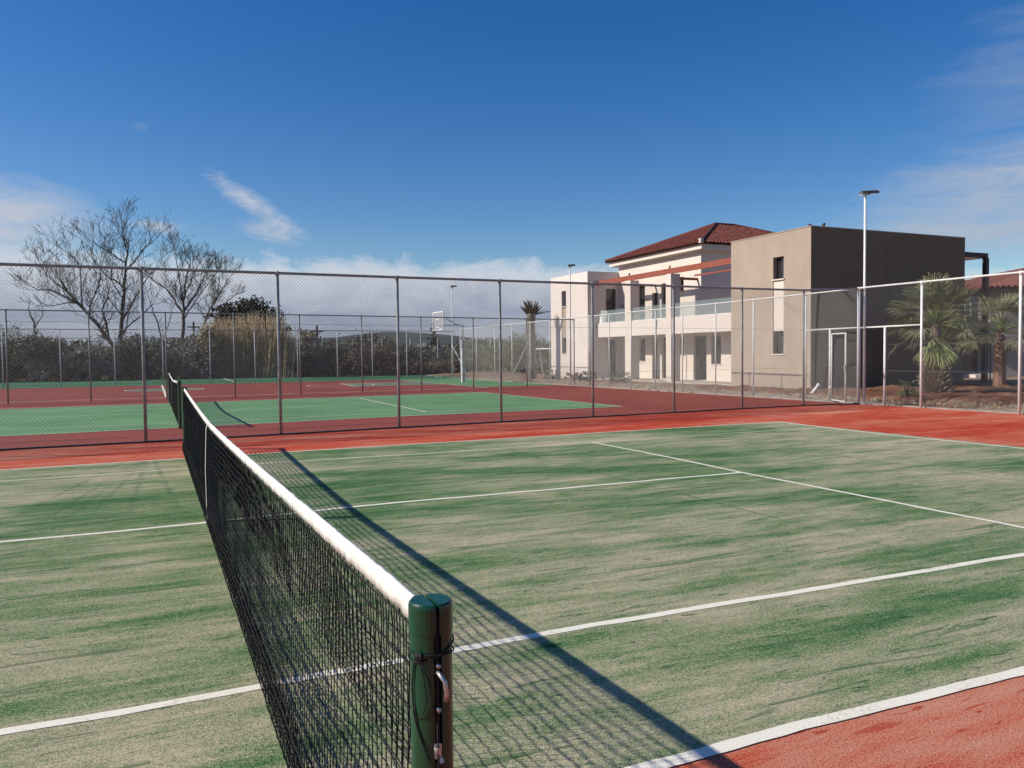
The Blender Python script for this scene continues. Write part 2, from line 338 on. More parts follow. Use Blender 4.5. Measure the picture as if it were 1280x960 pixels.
rough_sheet('rubble_strip', 18.75, 9.3, 20.6, 45, SAND, .0, .07, .25, 4)
rough_sheet('mulch_bed', 19.9, 6.5, 31, 15.4, REDSOIL, .0, .30, .2, 5, ramp=lambda x, y: .10)
rough_sheet('mulch_mound', 20.3, 13.4, 22.85, 20.5, REDSOIL, .0, .26, .18, 6, ramp=lambda x, y: .10)
m = MB(); m.box(EX+.13, -14, -.05, EX+.30, 9.1, .03); m.box(18.62, 9.5, -.05, 18.8, 44, .03); m.build('kerb', simple('pale_kerb', (.34, .30, .26), .9, 0, .3), **S)
# gravel
st = MB(); r2 = random.Random(5)
def stone(mb, x, y, z, s):
    b = len(mb.v); n = 6
    for zz, rr in ((-.3, .7), (.1, 1), (.55, .55)):
        for j in range(n):
            a = 2*PI*j/n; k = rr*s*r2.uniform(.7, 1.2); mb.v.append((x+k*math.cos(a), y+k*math.sin(a), z+zz*s))
    for q in range(2):
        for j in range(n): mb.f.append((b+q*n+j, b+q*n+(j+1) % n, b+(q+1)*n+(j+1) % n, b+(q+1)*n+j))
    mb.f.append(tuple(b+2*n+j for j in range(n)))
for i in range(1500):
    stone(st, r2.gauss(20.0, .7), r2.uniform(9.5, 42), r2.uniform(.02, .08), abs(r2.gauss(.012, .022))+.010)
for i in range(260):
    stone(st, 18.95+abs(r2.gauss(0, 5)), r2.uniform(-6, 14), r2.uniform(.02, .10), abs(r2.gauss(.025, .03))+.012)
st.build('gravel', STONE, kind='stuff')
# dry weeds and tufts along the kerb
gr = MB()
for i in range(800):
    x = 18.95+abs(r2.gauss(0, 1.3)); y = r2.uniform(-4, 22) if r2.random() < .7 else r2.uniform(5, 11)
    for k in range(5):
        a = r2.uniform(0, 2*PI); h = r2.uniform(.04, .16); l = r2.uniform(.02, .09); w = .006
        c, s_ = math.cos(a), math.sin(a)
        gr.poly([(x-s_*w, y+c*w, .03), (x+s_*w, y-c*w, .03), (x+c*l, y+s_*l, .05+h)])
gr.build('weeds', leaf('weed_blades', (.20, .17, .09), (.48, .40, .26), 1.5), kind='stuff')

# ------------------------------------------------------------------ chain-link fences
def chain_mesh(mb, a, b, z0, z1a, z1b, pitch, r):
    """two families of slanting wires in the vertical plane from a to b"""
    a = Vector((a[0], a[1], 0)); b = Vector((b[0], b[1], 0)); L = (b-a).length; d = (b-a)/L; nrm = Vector((-d.y, d.x, 0))
    H = min(z1a, z1b)-z0; step = pitch*math.sqrt(2)
    for sg in (1, -1):
        s = -H
        while s < L:
            # wire: along = s + t (sg=1) or s+H-t (sg=-1), t=height 0..H
            if sg == 1: t0 = max(0, -s); t1 = min(H, L-s); p0 = s+t0; p1 = s+t1
            else: t0 = max(0, s+H-L); t1 = min(H, s+H); p0 = s+H-t0; p1 = s+H-t1
            if t1-t0 > .02:
                A = a+d*p0+Vector((0, 0, z0+t0))+nrm*(r*.9*sg); B = a+d*p1+Vector((0, 0, z0+t1))+nrm*(r*.9*sg)
                u = (B-A).normalized(); w = u.cross(nrm)*r; n2 = nrm*r; i = len(mb.v)
                for P in (A, B):
                    for q in (w, -w*.5+n2*.87, -w*.5-n2*.87): mb.v.append(tuple(P+q))
                for k in range(3): mb.f.append((i+k, i+(k+1) % 3, i+3+(k+1) % 3, i+3+k))
            s += step
def fence(label, pts, ztop, pmat, rmat, wmat, pr=.03, rr=.026, pitch=.05, wr=.0018, name='chain_link_fence', group='chain link fences round the courts', skip_posts=(), skip_mesh=(), strain=(.12, 1.1, 2.2), braces=(), lowmesh=None):
    t = thing(name, label, 'fence', (pts[0][0], pts[0][1], 0), group); ox, oy = pts[0]
    L = lambda p: (p[0]-ox, p[1]-oy)
    zt = ztop if callable(ztop) else (lambda x, y: ztop)
    for i, p in enumerate(pts):
        if i in skip_posts: continue
        m = MB(); x, y = L(p); lean = rnd.uniform(-.012, .012); m.tube([(x, y, -.05), (x+lean, y, zt(*p)-.01)], pr, 10)
        m.tube([(x+lean, y, zt(*p)-.05), (x+lean, y, zt(*p)+.035)], pr*1.18, 10); m.build('post', pmat, t, True)
    m = MB(); m.tube([(*L(p), zt(*p)) for p in pts], rr, 8); m.build('top_rail', rmat, t, True)
    m = MB(); w = MB()
    for i in range(len(pts)-1):
        for z in strain: w.tube([(*L(pts[i]), z), (*L(pts[i+1]), z)], .0028, 4, False)
        if i in skip_mesh:
            chain_mesh(m, L(pts[i]), L(pts[i+1]), 2.25, zt(*pts[i]), zt(*pts[i+1]), pitch, wr); continue
        chain_mesh(m, L(pts[i]), L(pts[i+1]), .04, zt(*pts[i]), zt(*pts[i+1]), pitch, wr)
    m.build('wire_mesh', wmat, t); w.build('tension_wire', wmat, t)
    for (a, b) in braces:
        m = MB(); m.tube([(a[0]-ox, a[1]-oy, a[2]), (b[0]-ox, b[1]-oy, b[2])], .024, 8); m.build('brace', pmat, t, True)
    return t
fence('grey steel chain link fence between the red turf and the maroon acrylic surround', F1, lambda x, y: 3.19+.0085*x+(.06 if x > 18 else 0), GREYP, GREYP, WIRE, .031, .028, .05, .0021)
f2 = [(x, FY2(x)) for x in (-20.6, -18, -15.4, -12.8, -10.2, -7.65, -5.1, -2.55, 0, 2.5, 5.1, 7.75, 10.5, 13.1, 16.0, 18.75)]
fence('thin grey chain link fence behind the second tennis court, before the basketball court', f2, lambda x, y: 3.30, GREYL, GREYL, WIRE, .028, .024, .055, .0018)
f3 = [(x, 44.3+.03*(x-18)) for x in (-23.6, -21, -18.4, -15.8, -13.2, -10.6, -8.0, -5.22, -2.47, .1, 2.74, 5.38, 7.99, 10.55, 12.9, 15.3, 18.6)]
fence('chain link fence with pale posts between the basketball court and the farthest green court', f3, 3.28, GALV, GREYL, WIRE, .030, .022, .06, .0018, braces=[((18.6, 44.3, 2.3), (18.95, 42.0, .05))])
f4 = [(-29+2.62*i, 61.3) for i in range(23)]
fence('farthest chain link fence, standing right in front of the olive thicket', f4, 3.2, GALV, GREYL, WIRE, .034, .022, .08, .002)
ey = [9.2, 11.5, 14.1, 16.2, 18.3, 20.2, 22.1, 24.0, 25.9, 27.9, 30.2, 32.7, 35.3, 38.0, 41.2, 44.3]
fe = [(18.6+.012*(y-9.2)+.2*min(1, (y-9.2)/5), y) for y in ey]
fence('white galvanised chain link fence in front of the cream balconies, along the dirt strip', fe, lambda x, y: 3.42, GALV, GALV, WIREL, .027, .024, .055, .0016, skip_posts=(0,), braces=[((18.95, 32.7, 2.3), (18.95, 35.2, .1))])
fs_ = [(EX, 9.2), (EX, 8.28), (EX, 7.1), (EX, 4.42), (EX, 1.75), (EX, -.9), (EX, -3.55), (EX, -6.2), (EX, -8.85), (EX, -11.5)]
t = thing('chain_link_fence', 'white chain link fence before the fan palms, with an open doorway by the dark wall', 'fence', (EX, 9.2, 0), 'chain link fences round the courts')
for i, (x, y) in enumerate(fs_):
    m = MB(); h = 3.40 if i != 1 else 2.24; m.tube([(0, y-9.2, -.05), (0, y-9.2, h)], .034 if i else .045, 12)
    if i != 1: m.tube([(0, y-9.2, h-.06), (0, y-9.2, h+.045)], .042 if i else .053, 12)
    m.build('post', GALV, t, True)
m = MB(); m.tube([(0, .0, 3.42), (0, -20.7, 3.37)], .026, 10); m.build('top_rail', GALV, t, True)
m = MB(); m.tube([(0, 0, 2.25), (0, 7.1-9.2, 2.26)], .024, 10); m.build('door_lintel', GALV, t, True)
m = MB(); w = MB()
chain_mesh(m, (0, 0), (0, -.92), 2.27, 3.4, 3.4, .052, .0017)
chain_mesh(m, (0, -.92), (0, -2.1), .04, 3.4, 3.4, .052, .0017)
for i in range(2, 9): chain_mesh(m, (0, fs_[i][1]-9.2), (0, fs_[i+1][1]-9.2), .04, 3.38, 3.38, .052, .0017)
for z in (.12, 1.0, 1.75, 2.6): w.tube([(0, -.92, z), (0, -20.7, z)], .003, 4, False)
m.build('wire_mesh', WIREL, t); w.build('tension_wire', WIREL, t)
# gate leaf, standing ajar left of the corner post
t = thing('fence_gate', 'white tube framed gate leaf of wire mesh, ajar beside the tall corner light pole', 'gate', (EX+.14, 10.42, 0))
m = MB(); m.tube([(0, 0, -.03), (0, 0, 2.25)], .032, 12); m.build('hinge_post', GALV, t, True)
gx, gy = -.42, -1.0
m = MB(); a = Vector((-.03, -.10, 0)); b = Vector((gx, gy, 0))
for p in (a, b): m.tube([(p.x, p.y, .05), (p.x, p.y, 2.12)], .023, 10)
for z in (.07, 2.10): m.tube([(a.x, a.y, z), (b.x, b.y, z)], .023, 10)
m.build('gate_frame', GALV, t, True)
m = MB(); chain_mesh(m, (a.x, a.y), (b.x, b.y), .08, 2.09, 2.09, .05, .0017); m.build('wire_mesh', WIREL, t)
m = MB(); m.box(b.x-.05, b.y-.02, 1.0, b.x+.02, b.y+.03, 1.16); m.build('latch', CHROME, t)
for z in (.45, 1.7):
    m = MB(); m.tube([(-.0, -.0, z), (a.x, a.y, z)], .012, 6); m.tube([(0, 0, z-.04), (0, 0, z+.04)], .038, 10); m.build('hinge', GALV, t, True)
t = thing('door_lintel_rail', 'white horizontal rail above the ajar gate leaf', 'rail', (18.6, 9.25, 2.26))
m = MB(); m.tube([(0, 0, 0), (.12, 2.2, .0)], .022, 10); m.build('rail_tube', GALV, t, True); m = MB(); m.tube([(.12, 2.16, 0), (.12, 2.24, 0)], .036, 10); m.build('rail_clamp', GALV, t, True)

# ------------------------------------------------------------------ floodlight poles
def light_pole(loc, H, label, r=.05, az=0, k=1.0):
    t = thing('floodlight_pole', label, 'light pole', loc, 'floodlight poles along the side fence', az)
    m = MB(); m.tube([(0, 0, 0), (0, 0, H)], [r, r*.75], 12); m.build('pole', GALV, t, True)
    m = MB(); m.box(-.12, -.12, 0, .12, .12, .02); m.build('base_plate', GALV, t)
    m = MB(); m.tube([(-.30*k, 0, H-.02), (.30*k, 0, H+.05)], .018, 8); m.build('cross_arm', GALV, t, True)
    h = MB(); h.box(-.16, -.42, -.03, .16, .34, .03)
    for i in range(7): h.box(-.14+i*.044, -.36, .03, -.13+i*.044, .28, .055)
    hh = h.build('floodlight', simple('lamp_housing', (.14, .13, .12), .5, .3), t); hh.location = (rt.x*.14*k, rt.y*.14*k, H+.08); hh.scale = (k, k, 1); hh.rotation_euler = (math.radians(-3), math.radians(-7), math.radians(70))
    l = MB(); l.quad((-.13, -.38, -.034), (-.13, .3, -.034), (.13, .3, -.034), (.13, -.38, -.034)); ll = l.build('lamp_glass', DGL, hh)
    m = MB(); m.tube([(r*.9, 0, 1.0), (r*.9, 0, 2.3)], .012, 6); m.build('cable_conduit', GREYP, t, True)
    return t
light_pole((EX+.14, 9.12, 0), 6.12, 'tall white floodlight pole at the fence corner before the dark brown wall', .043, 0, .66)
light_pole((19.15, 28.1, 0), 6.05, 'slim white floodlight pole standing before the pale end block of the villa', .045, 0, .5)
light_pole((18.75, 44.55, 0), 6.35, 'distant slim white floodlight pole behind the basketball backboard', .045, 0, .6)

# ------------------------------------------------------------------ tennis nets and posts
def net_top(s, hc=.935, he=1.045): return hc+(he-hc)*abs(s)**1.35
def cord_tube(mb, pts, r, n=4):
    # light open tube with a fixed frame: fine for hair-thin cords
    base = len(mb.v); m = len(pts)
    for k in range(m):
        a = pts[max(k-1, 0)]; b = pts[min(k+1, m-1)]; d = Vector((b[0]-a[0], b[1]-a[1], b[2]-a[2])).normalized()
        px = Vector((1, 0, 0)); px = (px-d*px.dot(d)).normalized(); py = d.cross(px); p = pts[k]
        for j in range(n):
            an = 2*PI*j/n+.5; c, s_ = math.cos(an)*r, math.sin(an)*r
            mb.v.append((p[0]+px.x*c+py.x*s_, p[1]+px.y*c+py.y*s_, p[2]+px.z*c+py.z*s_))
    for k in range(m-1):
        for j in range(n):
            a = base+k*n+j; b = base+k*n+(j+1) % n; mb.f.append((a, b, b+n, a+n))
def tennis_net(label, y0, y1, fine=True, cell=.044, x0=0.0):
    yc = (y0+y1)/2; hl = (y1-y0)/2
    t = thing('tennis_net', label, 'tennis net', (x0, yc, 0), 'tennis nets')
    nc = int((y1-y0)/cell); nr = 23; r = .0020 if fine else .0030
    def node(i, j, off=0.0, dbl=False):
        s = -1+2*i/nc; zt = net_top(s)-.03; v = j/nr            # v: 0 bottom .. 1 top
        y = s*hl; z = .012+(zt-.012)*v
        sag = (1-v)*v
        x = .014*math.sin(y*1.9+.4)*sag*2-.012*(1-v)
        x += .006*mnoise.noise(Vector((y*2, z*4, 2)))*(1 if 0 < j < nr else 0)
        y += .030*math.sin(y*.8+v*4)*sag*2+.020*mnoise.noise(Vector((y*2.2, z*5, 5)))*min(1, sag*8)
        z += .016*mnoise.noise(Vector((y*2.4, z*3, 8)))*min(1, sag*6)
        if fine:
            q = Vector((i*1.31, j*1.77, 3.3)); y += .013*mnoise.noise(q); z += .011*mnoise.noise(q+Vector((9, 9, 9)))*min(1, sag*8)
        return (x+off, y, z)
    grid = [[node(i, j) for j in range(nr+1)] for i in range(nc+1)]
    m = MB()
    for i in range(nc+1): cord_tube(m, grid[i], r)
    for j in range(nr+1): cord_tube(m, [grid[i][j] for i in range(nc+1)], r)
    m.build('net_mesh', CORD, t)
    if fine:
        # doubled upper courses
        m = MB(); k0 = nr-7
        g2 = [[(lambda p: (p[0]-.022-.008*(nr-j)/7, p[1]+cell*.5, p[2]-.018))(grid[i][j]) for j in range(k0, nr+1)] for i in range(nc)]
        for i in range(nc): cord_tube(m, g2[i], r)
        for j in range(0, nr-k0+1): cord_tube(m, [g2[i][j] for i in range(nc)], r)
        m.build('doubled_top_courses', CORD, t)
        # slack foot of the net folded back on itself
        m = MB(); R2 = random.Random(3)
        for lay in range(3):
            gg = []
            for i in range(nc):
                row = []
                for j in range(0, 5):
                    p = grid[i][j]; row.append((p[0]-.014-.014*lay+R2.uniform(-.002, .002), p[1]+cell*(.35+.3*lay), max(.006, p[2]+.004+R2.uniform(-.006, .006)-.010*lay)))
                gg.append(row)
            for i in range(nc): cord_tube(m, gg[i], r)
            for j in range(5): cord_tube(m, [gg[i][j] for i in range(nc)], r)
        m.build('folded_foot', CORD, t)
    # foot cord
    m = MB(); cord_tube(m, [(grid[i][0][0], grid[i][0][1], .012) for i in range(0, nc+1, 2)], .004, 5); m.build('foot_cord', CORD, t)
    # white headband: closed fold over the cable
    m = MB(); n = 760 if fine else 60; prof = []
    for i in range(n+1):
        s = -1+2*i/n; s2 = max(-.993, min(.993, s)); y = s2*hl; z = net_top(s2); wv = .004*mnoise.noise(Vector((y*5, 1, 1))); wz = .004*mnoise.noise(Vector((y*8, 2, 1))); w1 = .007*mnoise.noise(Vector((y*19, 3, 1))); w2 = .0025*mnoise.noise(Vector((y*23, 5, 1)))
        h = .052+wz
        prof.append([(-.008+w1, y, z-h), (-.009+w1*1.3, y, z-.032), (-.009+wv, y, z-.010), (-.004+wv, y, z-.001+w2), (.004+wv, y, z-.001+w2), (.008+wv, y, z-.012), (.007+wv*2, y, z-h-wz)])
    base = 0
    for row in prof: m.v += row
    k = len(prof[0])
    for i in range(n):
        for j in range(k-1): m.f.append((i*k+j, (i+1)*k+j, (i+1)*k+j+1, i*k+j+1))
        m.f.append((i*k+k-1, (i+1)*k+k-1, (i+1)*k, i*k))
    for e in (0, n): m.f.append(tuple(e*k+j for j in range(k)))
    m.build('headband', TAPE, t, True)
    # centre strap
    m = MB(); w = .025; zt = net_top(0)
    pts = [(-.020, zt-.01), (-.036, zt-.06), (-.05, .5), (-.045, .02)]
    for (xa, za), (xb, zb) in zip(pts[:-1], pts[1:]):
        m.quad((xa, -w, za), (xa, w, za), (xb, w, zb), (xb, -w, zb)); m.quad((xa-.002, -w, za), (xb-.002, -w, zb), (xb-.002, w, zb), (xa-.002, w, za))
        m.quad((-xa, -w, za), (-xb, -w, zb), (-xb, w, zb), (-xa, w, za)); m.quad((-xa+.002, -w, za), (-xa+.002, w, za), (-xb+.002, w, zb), (-xb+.002, -w, zb))
    m.quad((-.022, -w, zt-.01), (-.022, w, zt-.01), (0, w, zt+.008), (0, -w, zt+.008)); m.quad((.022, -w, zt-.01), (0, -w, zt+.008), (0, w, zt+.008), (.022, w, zt-.01))
    cs = m.build('centre_strap', TAPE, t)
    m = MB(); m.box(-.03, -.03, .0, .03, .03, .02); m.build('strap_anchor', CHROME, cs)
    # steel cable ends and side lacing
    m = MB()
    for sg in (-1, 1): m.tube([(0, sg*hl*.985, net_top(1)-.012), (0, sg*(hl+.035), net_top(1)-.001), (0, sg*(hl+.05), net_top(1)-.001)], .0035, 6)
    m.build('cable', CORD, t, True)
    m = MB()
    for sg in (-1, 1):
        pts = []
        for k in range(28):
            z = net_top(1)-.05-k*.034; pts.append(((.012 if k % 2 else -.012), sg*(hl+(.026 if k % 2 else -.004)), z))
        cord_tube(m, pts, .0018)
    m.build('side_lacing', CORD, t)
    return t
def slot_outline(r, n=44, sw=.0075, depth=.018, direction=-1):
    pts = []
    for i in range(n):
        a = -PI/2+2*PI*(i+.5)/n
        x, y = r*math.cos(a), r*math.sin(a)
        if abs(x) < sw and y < 0: continue
        pts.append((x, y))
    yb = -math.sqrt(r*r-sw*sw)
    return [(sw, yb)]+pts+[(-sw, yb), (-sw, yb+depth), (sw, yb+depth)] if False else [( -sw, yb), (-sw, yb+depth), (sw, yb+depth), (sw, yb)]+pts
def net_post(loc, label, H=1.035, flip=False, detail=True):
    t = thing('net_post', label, 'net post', loc, 'net posts', PI if flip else 0)
    m = MB(); r = .0405; o = slot_outline(r); n = len(o); c = [(x, y) for x, y in o]
    b = len(m.v)
    for z in (-.05, H):
        m.v += [(x, y, z) for x, y in c]
    for j in range(n): m.f.append((b+j, b+(j+1) % n, b+n+(j+1) % n, b+n+j))
    m.f.append(tuple(b+n+j for j in range(n)))
    tu = m.build('post_tube', GREEN, t, False)
    mod = tu.modifiers.new('b', 'BEVEL'); mod.width = .0012; mod.segments = 2; mod.limit_method = 'ANGLE'; mod.angle_limit = math.radians(40)
    # two-lobed cap with a cable groove across it
    m = MB(); R = .0425; gp = .0035
    for sg in (-1, 1):
        ring = []
        for i in range(19):
            a = -PI/2+PI*i/18; ring.append((sg*max(gp, R*math.cos(a)), R*math.sin(a)*.998))
        rows = [(H-.030, 1), (H+.018, 1), (H+.024, .97), (H+.027, .90)]
        b = len(m.v)
        for z, k in rows:
            for x, y in ring: m.v.append((sg*gp+(x-sg*gp)*k, y*k, z))
        q = len(ring)
        for a_ in range(len(rows)-1):
            for j in range(q):
                f = (b+a_*q+j, b+a_*q+(j+1) % q, b+(a_+1)*q+(j+1) % q, b+(a_+1)*q+j); m.f.append(f if sg > 0 else tuple(reversed(f)))
        top = tuple(b+(len(rows)-1)*q+j for j in range(q)); m.f.append(top if sg > 0 else tuple(reversed(top)))
        bot = tuple(b+j for j in reversed(range(q))); m.f.append(bot if sg > 0 else tuple(reversed(bot)))
    m.build('post_cap', GREEN, t)
    if detail:
        m = MB(); m.tube([(0, .046, H-.004), (0, .030, H+.012), (0, -.022, H+.014), (0, -.036, H+.004), (0, -.036, H-.12), (.001, -.034, H-.36), (0, -.033, .45)], .0034, 8); m.build('tension_cable', CORD, t, True)
        m = MB(); m.tube([(-.001, -.037, H-.100), (.000, -.052, H-.102), (.006, -.061, H-.112), (.010, -.060, H-.135), (.010, -.054, H-.152)], .0042, 8); m.build('cable_hook', CHROME, t, True)
        for zb in (.088, .172):
            m = MB(); m.tube([(0, -.030, H-zb), (0, -.046, H-zb)], .0045, 8); m.build('fixing_bolt', CHROME, t, True)
        m = MB(); m.tube([(-.004, -.03, H-.245), (-.004, -.052, H-.245)], .0065, 6); m.tube([(.0, -.046, H-.262), (.003, -.050, H-.270)], .0045, 6); m.box(-.009, -.048, H-.262, .003, -.038, H-.236); m.build('winch', CHROME, t)
        m = MB(); m.box(-.0055, -.047, .1, .0055, -.030, H-.27); m.build('track_strip', simple('dark_metal', (.03, .025, .022), .5, .5), t)
        # cord wrapped round the post, knot and hanging loop
        m = MB(); z0 = H-.065
        m.tube([(.0432*math.cos(a), .0432*math.sin(a), z0+.006*math.sin(a*1+1)+.012*math.cos(a)) for a in [2*PI*i/30 for i in range(31)]], .0018, 6, False)
        m.tube([(.0436*math.cos(a), .0436*math.sin(a), z0-.004+.004*math.sin(a+2)-.006*math.cos(a)) for a in [2*PI*i/30 for i in range(31)]], .0016, 6, False)
        m.build('wrapped_cord', CORD, t, True)
        m = MB(); A0 = math.radians(-118)
        def sp(a, z, rr=.0435): return (rr*math.cos(math.radians(a)), rr*math.sin(math.radians(a)), z)
        m.tube([sp(-150, z0), sp(-160, z0-.03), sp(-166, z0-.07), sp(-160, z0-.115), sp(-145, z0-.15), sp(-128, z0-.18), sp(-112, z0-.205, .046)], .0017, 6)
        m.tube([sp(-142, z0), sp(-130, z0-.02), sp(-116, z0-.05), sp(-108, z0-.09), sp(-102, z0-.12)], .0012, 6)
        m.tube([sp(-148, z0-.002), sp(-128, z0-.045), sp(-122, z0-.085), sp(-132, z0-.118), sp(-150, z0-.125), sp(-162, z0-.10)], .0010, 6)
        m.tube([sp(-97, z0-.13, .05), sp(-95, z0-.2, .05), sp(-93, z0-.27, .049)], .0014, 6)
        m.build('hanging_cord', CORD, t, True)
        m = MB()
        for k in range(5): m.tube([sp(-146+k*3, z0+.004, .044), sp(-144+k*3, z0-.006, .0475), sp(-148+k*3, z0-.012, .044)], .0022, 6)
        m.build('knot', CORD, t, True)
    return t
tennis_net('long black tennis net with white headband across the sandy green turf court', -6.405, 6.36)
net_post((0, -6.455, 0), 'glossy dark green net post in the foreground with hook and tied black cord')
net_post((.0, 6.41, 0), 'green net post at the far end of the nearest net, on the red turf', flip=True)
tennis_net('small distant tennis net seen end-on across the smooth green acrylic court', 10.98, 22.66, False, .05, .05)
net_post((.05, 10.93, 0), 'dark green net post at the near end of the distant net, behind the grey fence', flip=False, detail=False)
net_post((.05, 22.71, 0), 'dark green net post at the far end of the distant net', flip=True, detail=False)

# ------------------------------------------------------------------ basketball hoop
t = thing('basketball_hoop', 'white basketball stand with backboard and rim at the end of the maroon court', 'basketball hoop', (15.75, 34.7, 0))
m = MB(); m.box(-.10, -.10, 0, .10, .10, 2.45); o = m.build('post_padding', simple('padding_cover', (.58, .58, .56), .6), t); b_ = o.modifiers.new('b', 'BEVEL'); b_.width = .03; b_.segments = 3
m = MB(); m.tube([(0, 0, 2.4), (0, 0, 3.3)], .045, 8); m.tube([(0, 0, 3.28), (-.4, 0, 3.34), (-1.46, 0, 3.95)], .035, 8); m.tube([(-.3, 0, 3.3), (-1.46, 0, 3.3)], .025, 8); m.build('support_arm', GALV, t, True)
bd = MB()
bd.box(-1.50, -.9, 3.0, -1.46, .9, 4.05); bo = bd.build('backboard', CLEAR, t)
m = MB()
for (ya, za, yb, zb) in ((-.9, 3.0, .9, 3.06), (-.9, 3.99, .9, 4.05), (-.9, 3.06, -.84, 3.99), (.84, 3.06, .9, 3.99), (-.3, 3.15, .3, 3.2), (-.3, 3.6, .3, 3.65), (-.3, 3.2, -.25, 3.6), (.25, 3.2, .3, 3.6)): m.box(-1.515, ya, za, -1.503, yb, zb)
m.build('board_border', WHITE, bo)
m = MB(); m.tube([(-1.82+.225*math.cos(a), .225*math.sin(a), 3.05) for a in [2*PI*i/20 for i in range(21)]], .012, 6, False); m.tube([(-1.6, 0, 3.05), (-1.5, 0, 3.05)], .03, 6); rm = m.build('rim', WHITE, t, True)
m = MB()
for i in range(12):
    a = 2*PI*i/12; m.tube([(-1.82+.225*math.cos(a), .225*math.sin(a), 3.04), (-1.82+.16*math.cos(a+.3), .16*math.sin(a+.3), 2.8), (-1.82+.12*math.cos(a), .12*math.sin(a), 2.62)], .006, 3, False)
m.build('hoop_net', WHITE, rm)

# ------------------------------------------------------------------ goals outside the courts
def goal(loc, w, h, label, rz):
    t = thing('goal_frame', label, 'goal', loc, 'small white goals beyond the side fence', rz)
    for s in (-1, 1):
        m = MB(); m.tube([(0, s*w/2, 0), (0, s*w/2, h)], .05, 8); m.build('upright', WHITE, t, True)
        m = MB(); m.tube([(0, s*w/2, h), (.5, s*w/2, h*.97), (1.0, s*w/2, .05), (0, s*w/2, .05)], .025, 6); m.build('stay', WHITE, t, True)
    m = MB(); m.tube([(0, -w/2, h), (0, w/2, h)], .05, 8); m.build('crossbar', WHITE, t, True)
goal((24.9, 42.2, .0), 1.9, 2.0, 'small white goal frame standing left of the bushes beyond the side fence', .5)
goal((28.4, 43.6, .0), 1.6, 2.3, 'second small white goal frame, nearer the trimmed palm', .5)

# ------------------------------------------------------------------ villa
AX, AY = 22.92, 15.49
def vbox(mb, u0, v0, z0, u1, v1, z1): mb.box(AX+v0, AY+u0, z0, AX+v1, AY+u1, z1)
def wall_v(mb, v, u0, u1, z0, z1, holes, depth=.22, facing=-1):
    """wall of thickness depth, front face at v, with rectangular holes cut (u0,u1,z0,z1)"""
    us = sorted({u0, u1, *[h[0] for h in holes], *[h[1] for h in holes]}); zs = sorted({z0, z1, *[h[2] for h in holes], *[h[3] for h in holes]})
    def solid(i, j):
        if i < 0 or j < 0 or i >= len(us)-1 or j >= len(zs)-1: return False
        cu = (us[i]+us[i+1])/2; cz = (zs[j]+zs[j+1])/2
        return not any(h[0] < cu < h[1] and h[2] < cz < h[3] for h in holes)
    P = lambda vv, u, z: (AX+vv, AY+u, z)
    for i in range(len(us)-1):
        for j in range(len(zs)-1):
            if not solid(i, j): continue
            a, b, c, d = us[i], us[i+1], zs[j], zs[j+1]
            mb.quad(P(v, a, c), P(v, a, d), P(v, b, d), P(v, b, c)); mb.quad(P(v+depth, a, c), P(v+depth, b, c), P(v+depth, b, d), P(v+depth, a, d))
            if not solid(i-1, j): mb.quad(P(v, a, c), P(v+depth, a, c), P(v+depth, a, d), P(v, a, d))
            if not solid(i+1, j): mb.quad(P(v, b, c), P(v, b, d), P(v+depth, b, d), P(v+depth, b, c))
            if not solid(i, j-1): mb.quad(P(v, a, c), P(v, b, c), P(v+depth, b, c), P(v+depth, a, c))
            if not solid(i, j+1): mb.quad(P(v, a, d), P(v+depth, a, d), P(v+depth, b, d), P(v, b, d))
villa = thing('villa', 'two storey villa with taupe end block, cream balconies and red hip roof', 'villa', (0, 0, 0))
def vp(mb, name, mat, parent=villa, **k): return mb.build(name, mat, parent, **k)
# taupe block
m = MB(); wall_v(m, 0, 0, 4.67, -.1, 6.43, [(1.46, 2.06, 1.50, 5.46)], .3); tb = vp(m, 'end_block_wall', TAUPE)
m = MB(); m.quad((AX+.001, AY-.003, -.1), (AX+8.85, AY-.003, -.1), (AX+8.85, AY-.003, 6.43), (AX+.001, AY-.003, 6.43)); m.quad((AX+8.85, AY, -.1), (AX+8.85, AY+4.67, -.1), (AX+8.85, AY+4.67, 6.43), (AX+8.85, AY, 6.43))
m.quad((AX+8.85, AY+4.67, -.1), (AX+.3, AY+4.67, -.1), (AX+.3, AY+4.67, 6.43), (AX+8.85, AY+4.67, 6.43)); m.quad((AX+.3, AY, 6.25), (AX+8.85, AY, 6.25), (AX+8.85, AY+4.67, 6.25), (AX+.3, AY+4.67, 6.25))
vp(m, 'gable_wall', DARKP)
m = MB(); vbox(m, 1.462, .03, 2.44, 2.058, .28, 4.56); vp(m, 'window_panel', WHITEP)
for z0, z1 in ((4.56, 5.46), (1.50, 2.44)):
    m = MB(); vbox(m, 1.47, .22, z0+.01, 2.05, .26, z1-.01); w_ = vp(m, 'slot_window', DGL)
    m = MB(); vbox(m, 1.46, .19, z0, 1.52, .215, z1); vbox(m, 2.0, .19, z0, 2.06, .215, z1); vbox(m, 1.52, .19, z1-.05, 2.0, .215, z1); m.build('window_frame', FRM, w_)
    m = MB(); vbox(m, 1.40, -.05, z0-.05, 2.12, .18, z0); m.build('window_sill', WHITEP, w_)
m = MB(); vbox(m, -.01, -.02, 6.43, 4.69, .32, 6.47); vbox(m, -.012, .32, 6.43, .3, 8.87, 6.47); vp(m, 'parapet_cap', TAUPE)
# small roof fittings
for u, v in ((.6, .5), (.25, .9)):
    m = MB(); m.tube([(AX+v, AY+u, 6.25), (AX+v, AY+u, 6.58)], .05, 8); m.tube([(AX+v-.02, AY+u, 6.58), (AX+v+.16, AY+u+.1, 6.64)], .05, 8); vp(m, 'roof_vent', FRM)
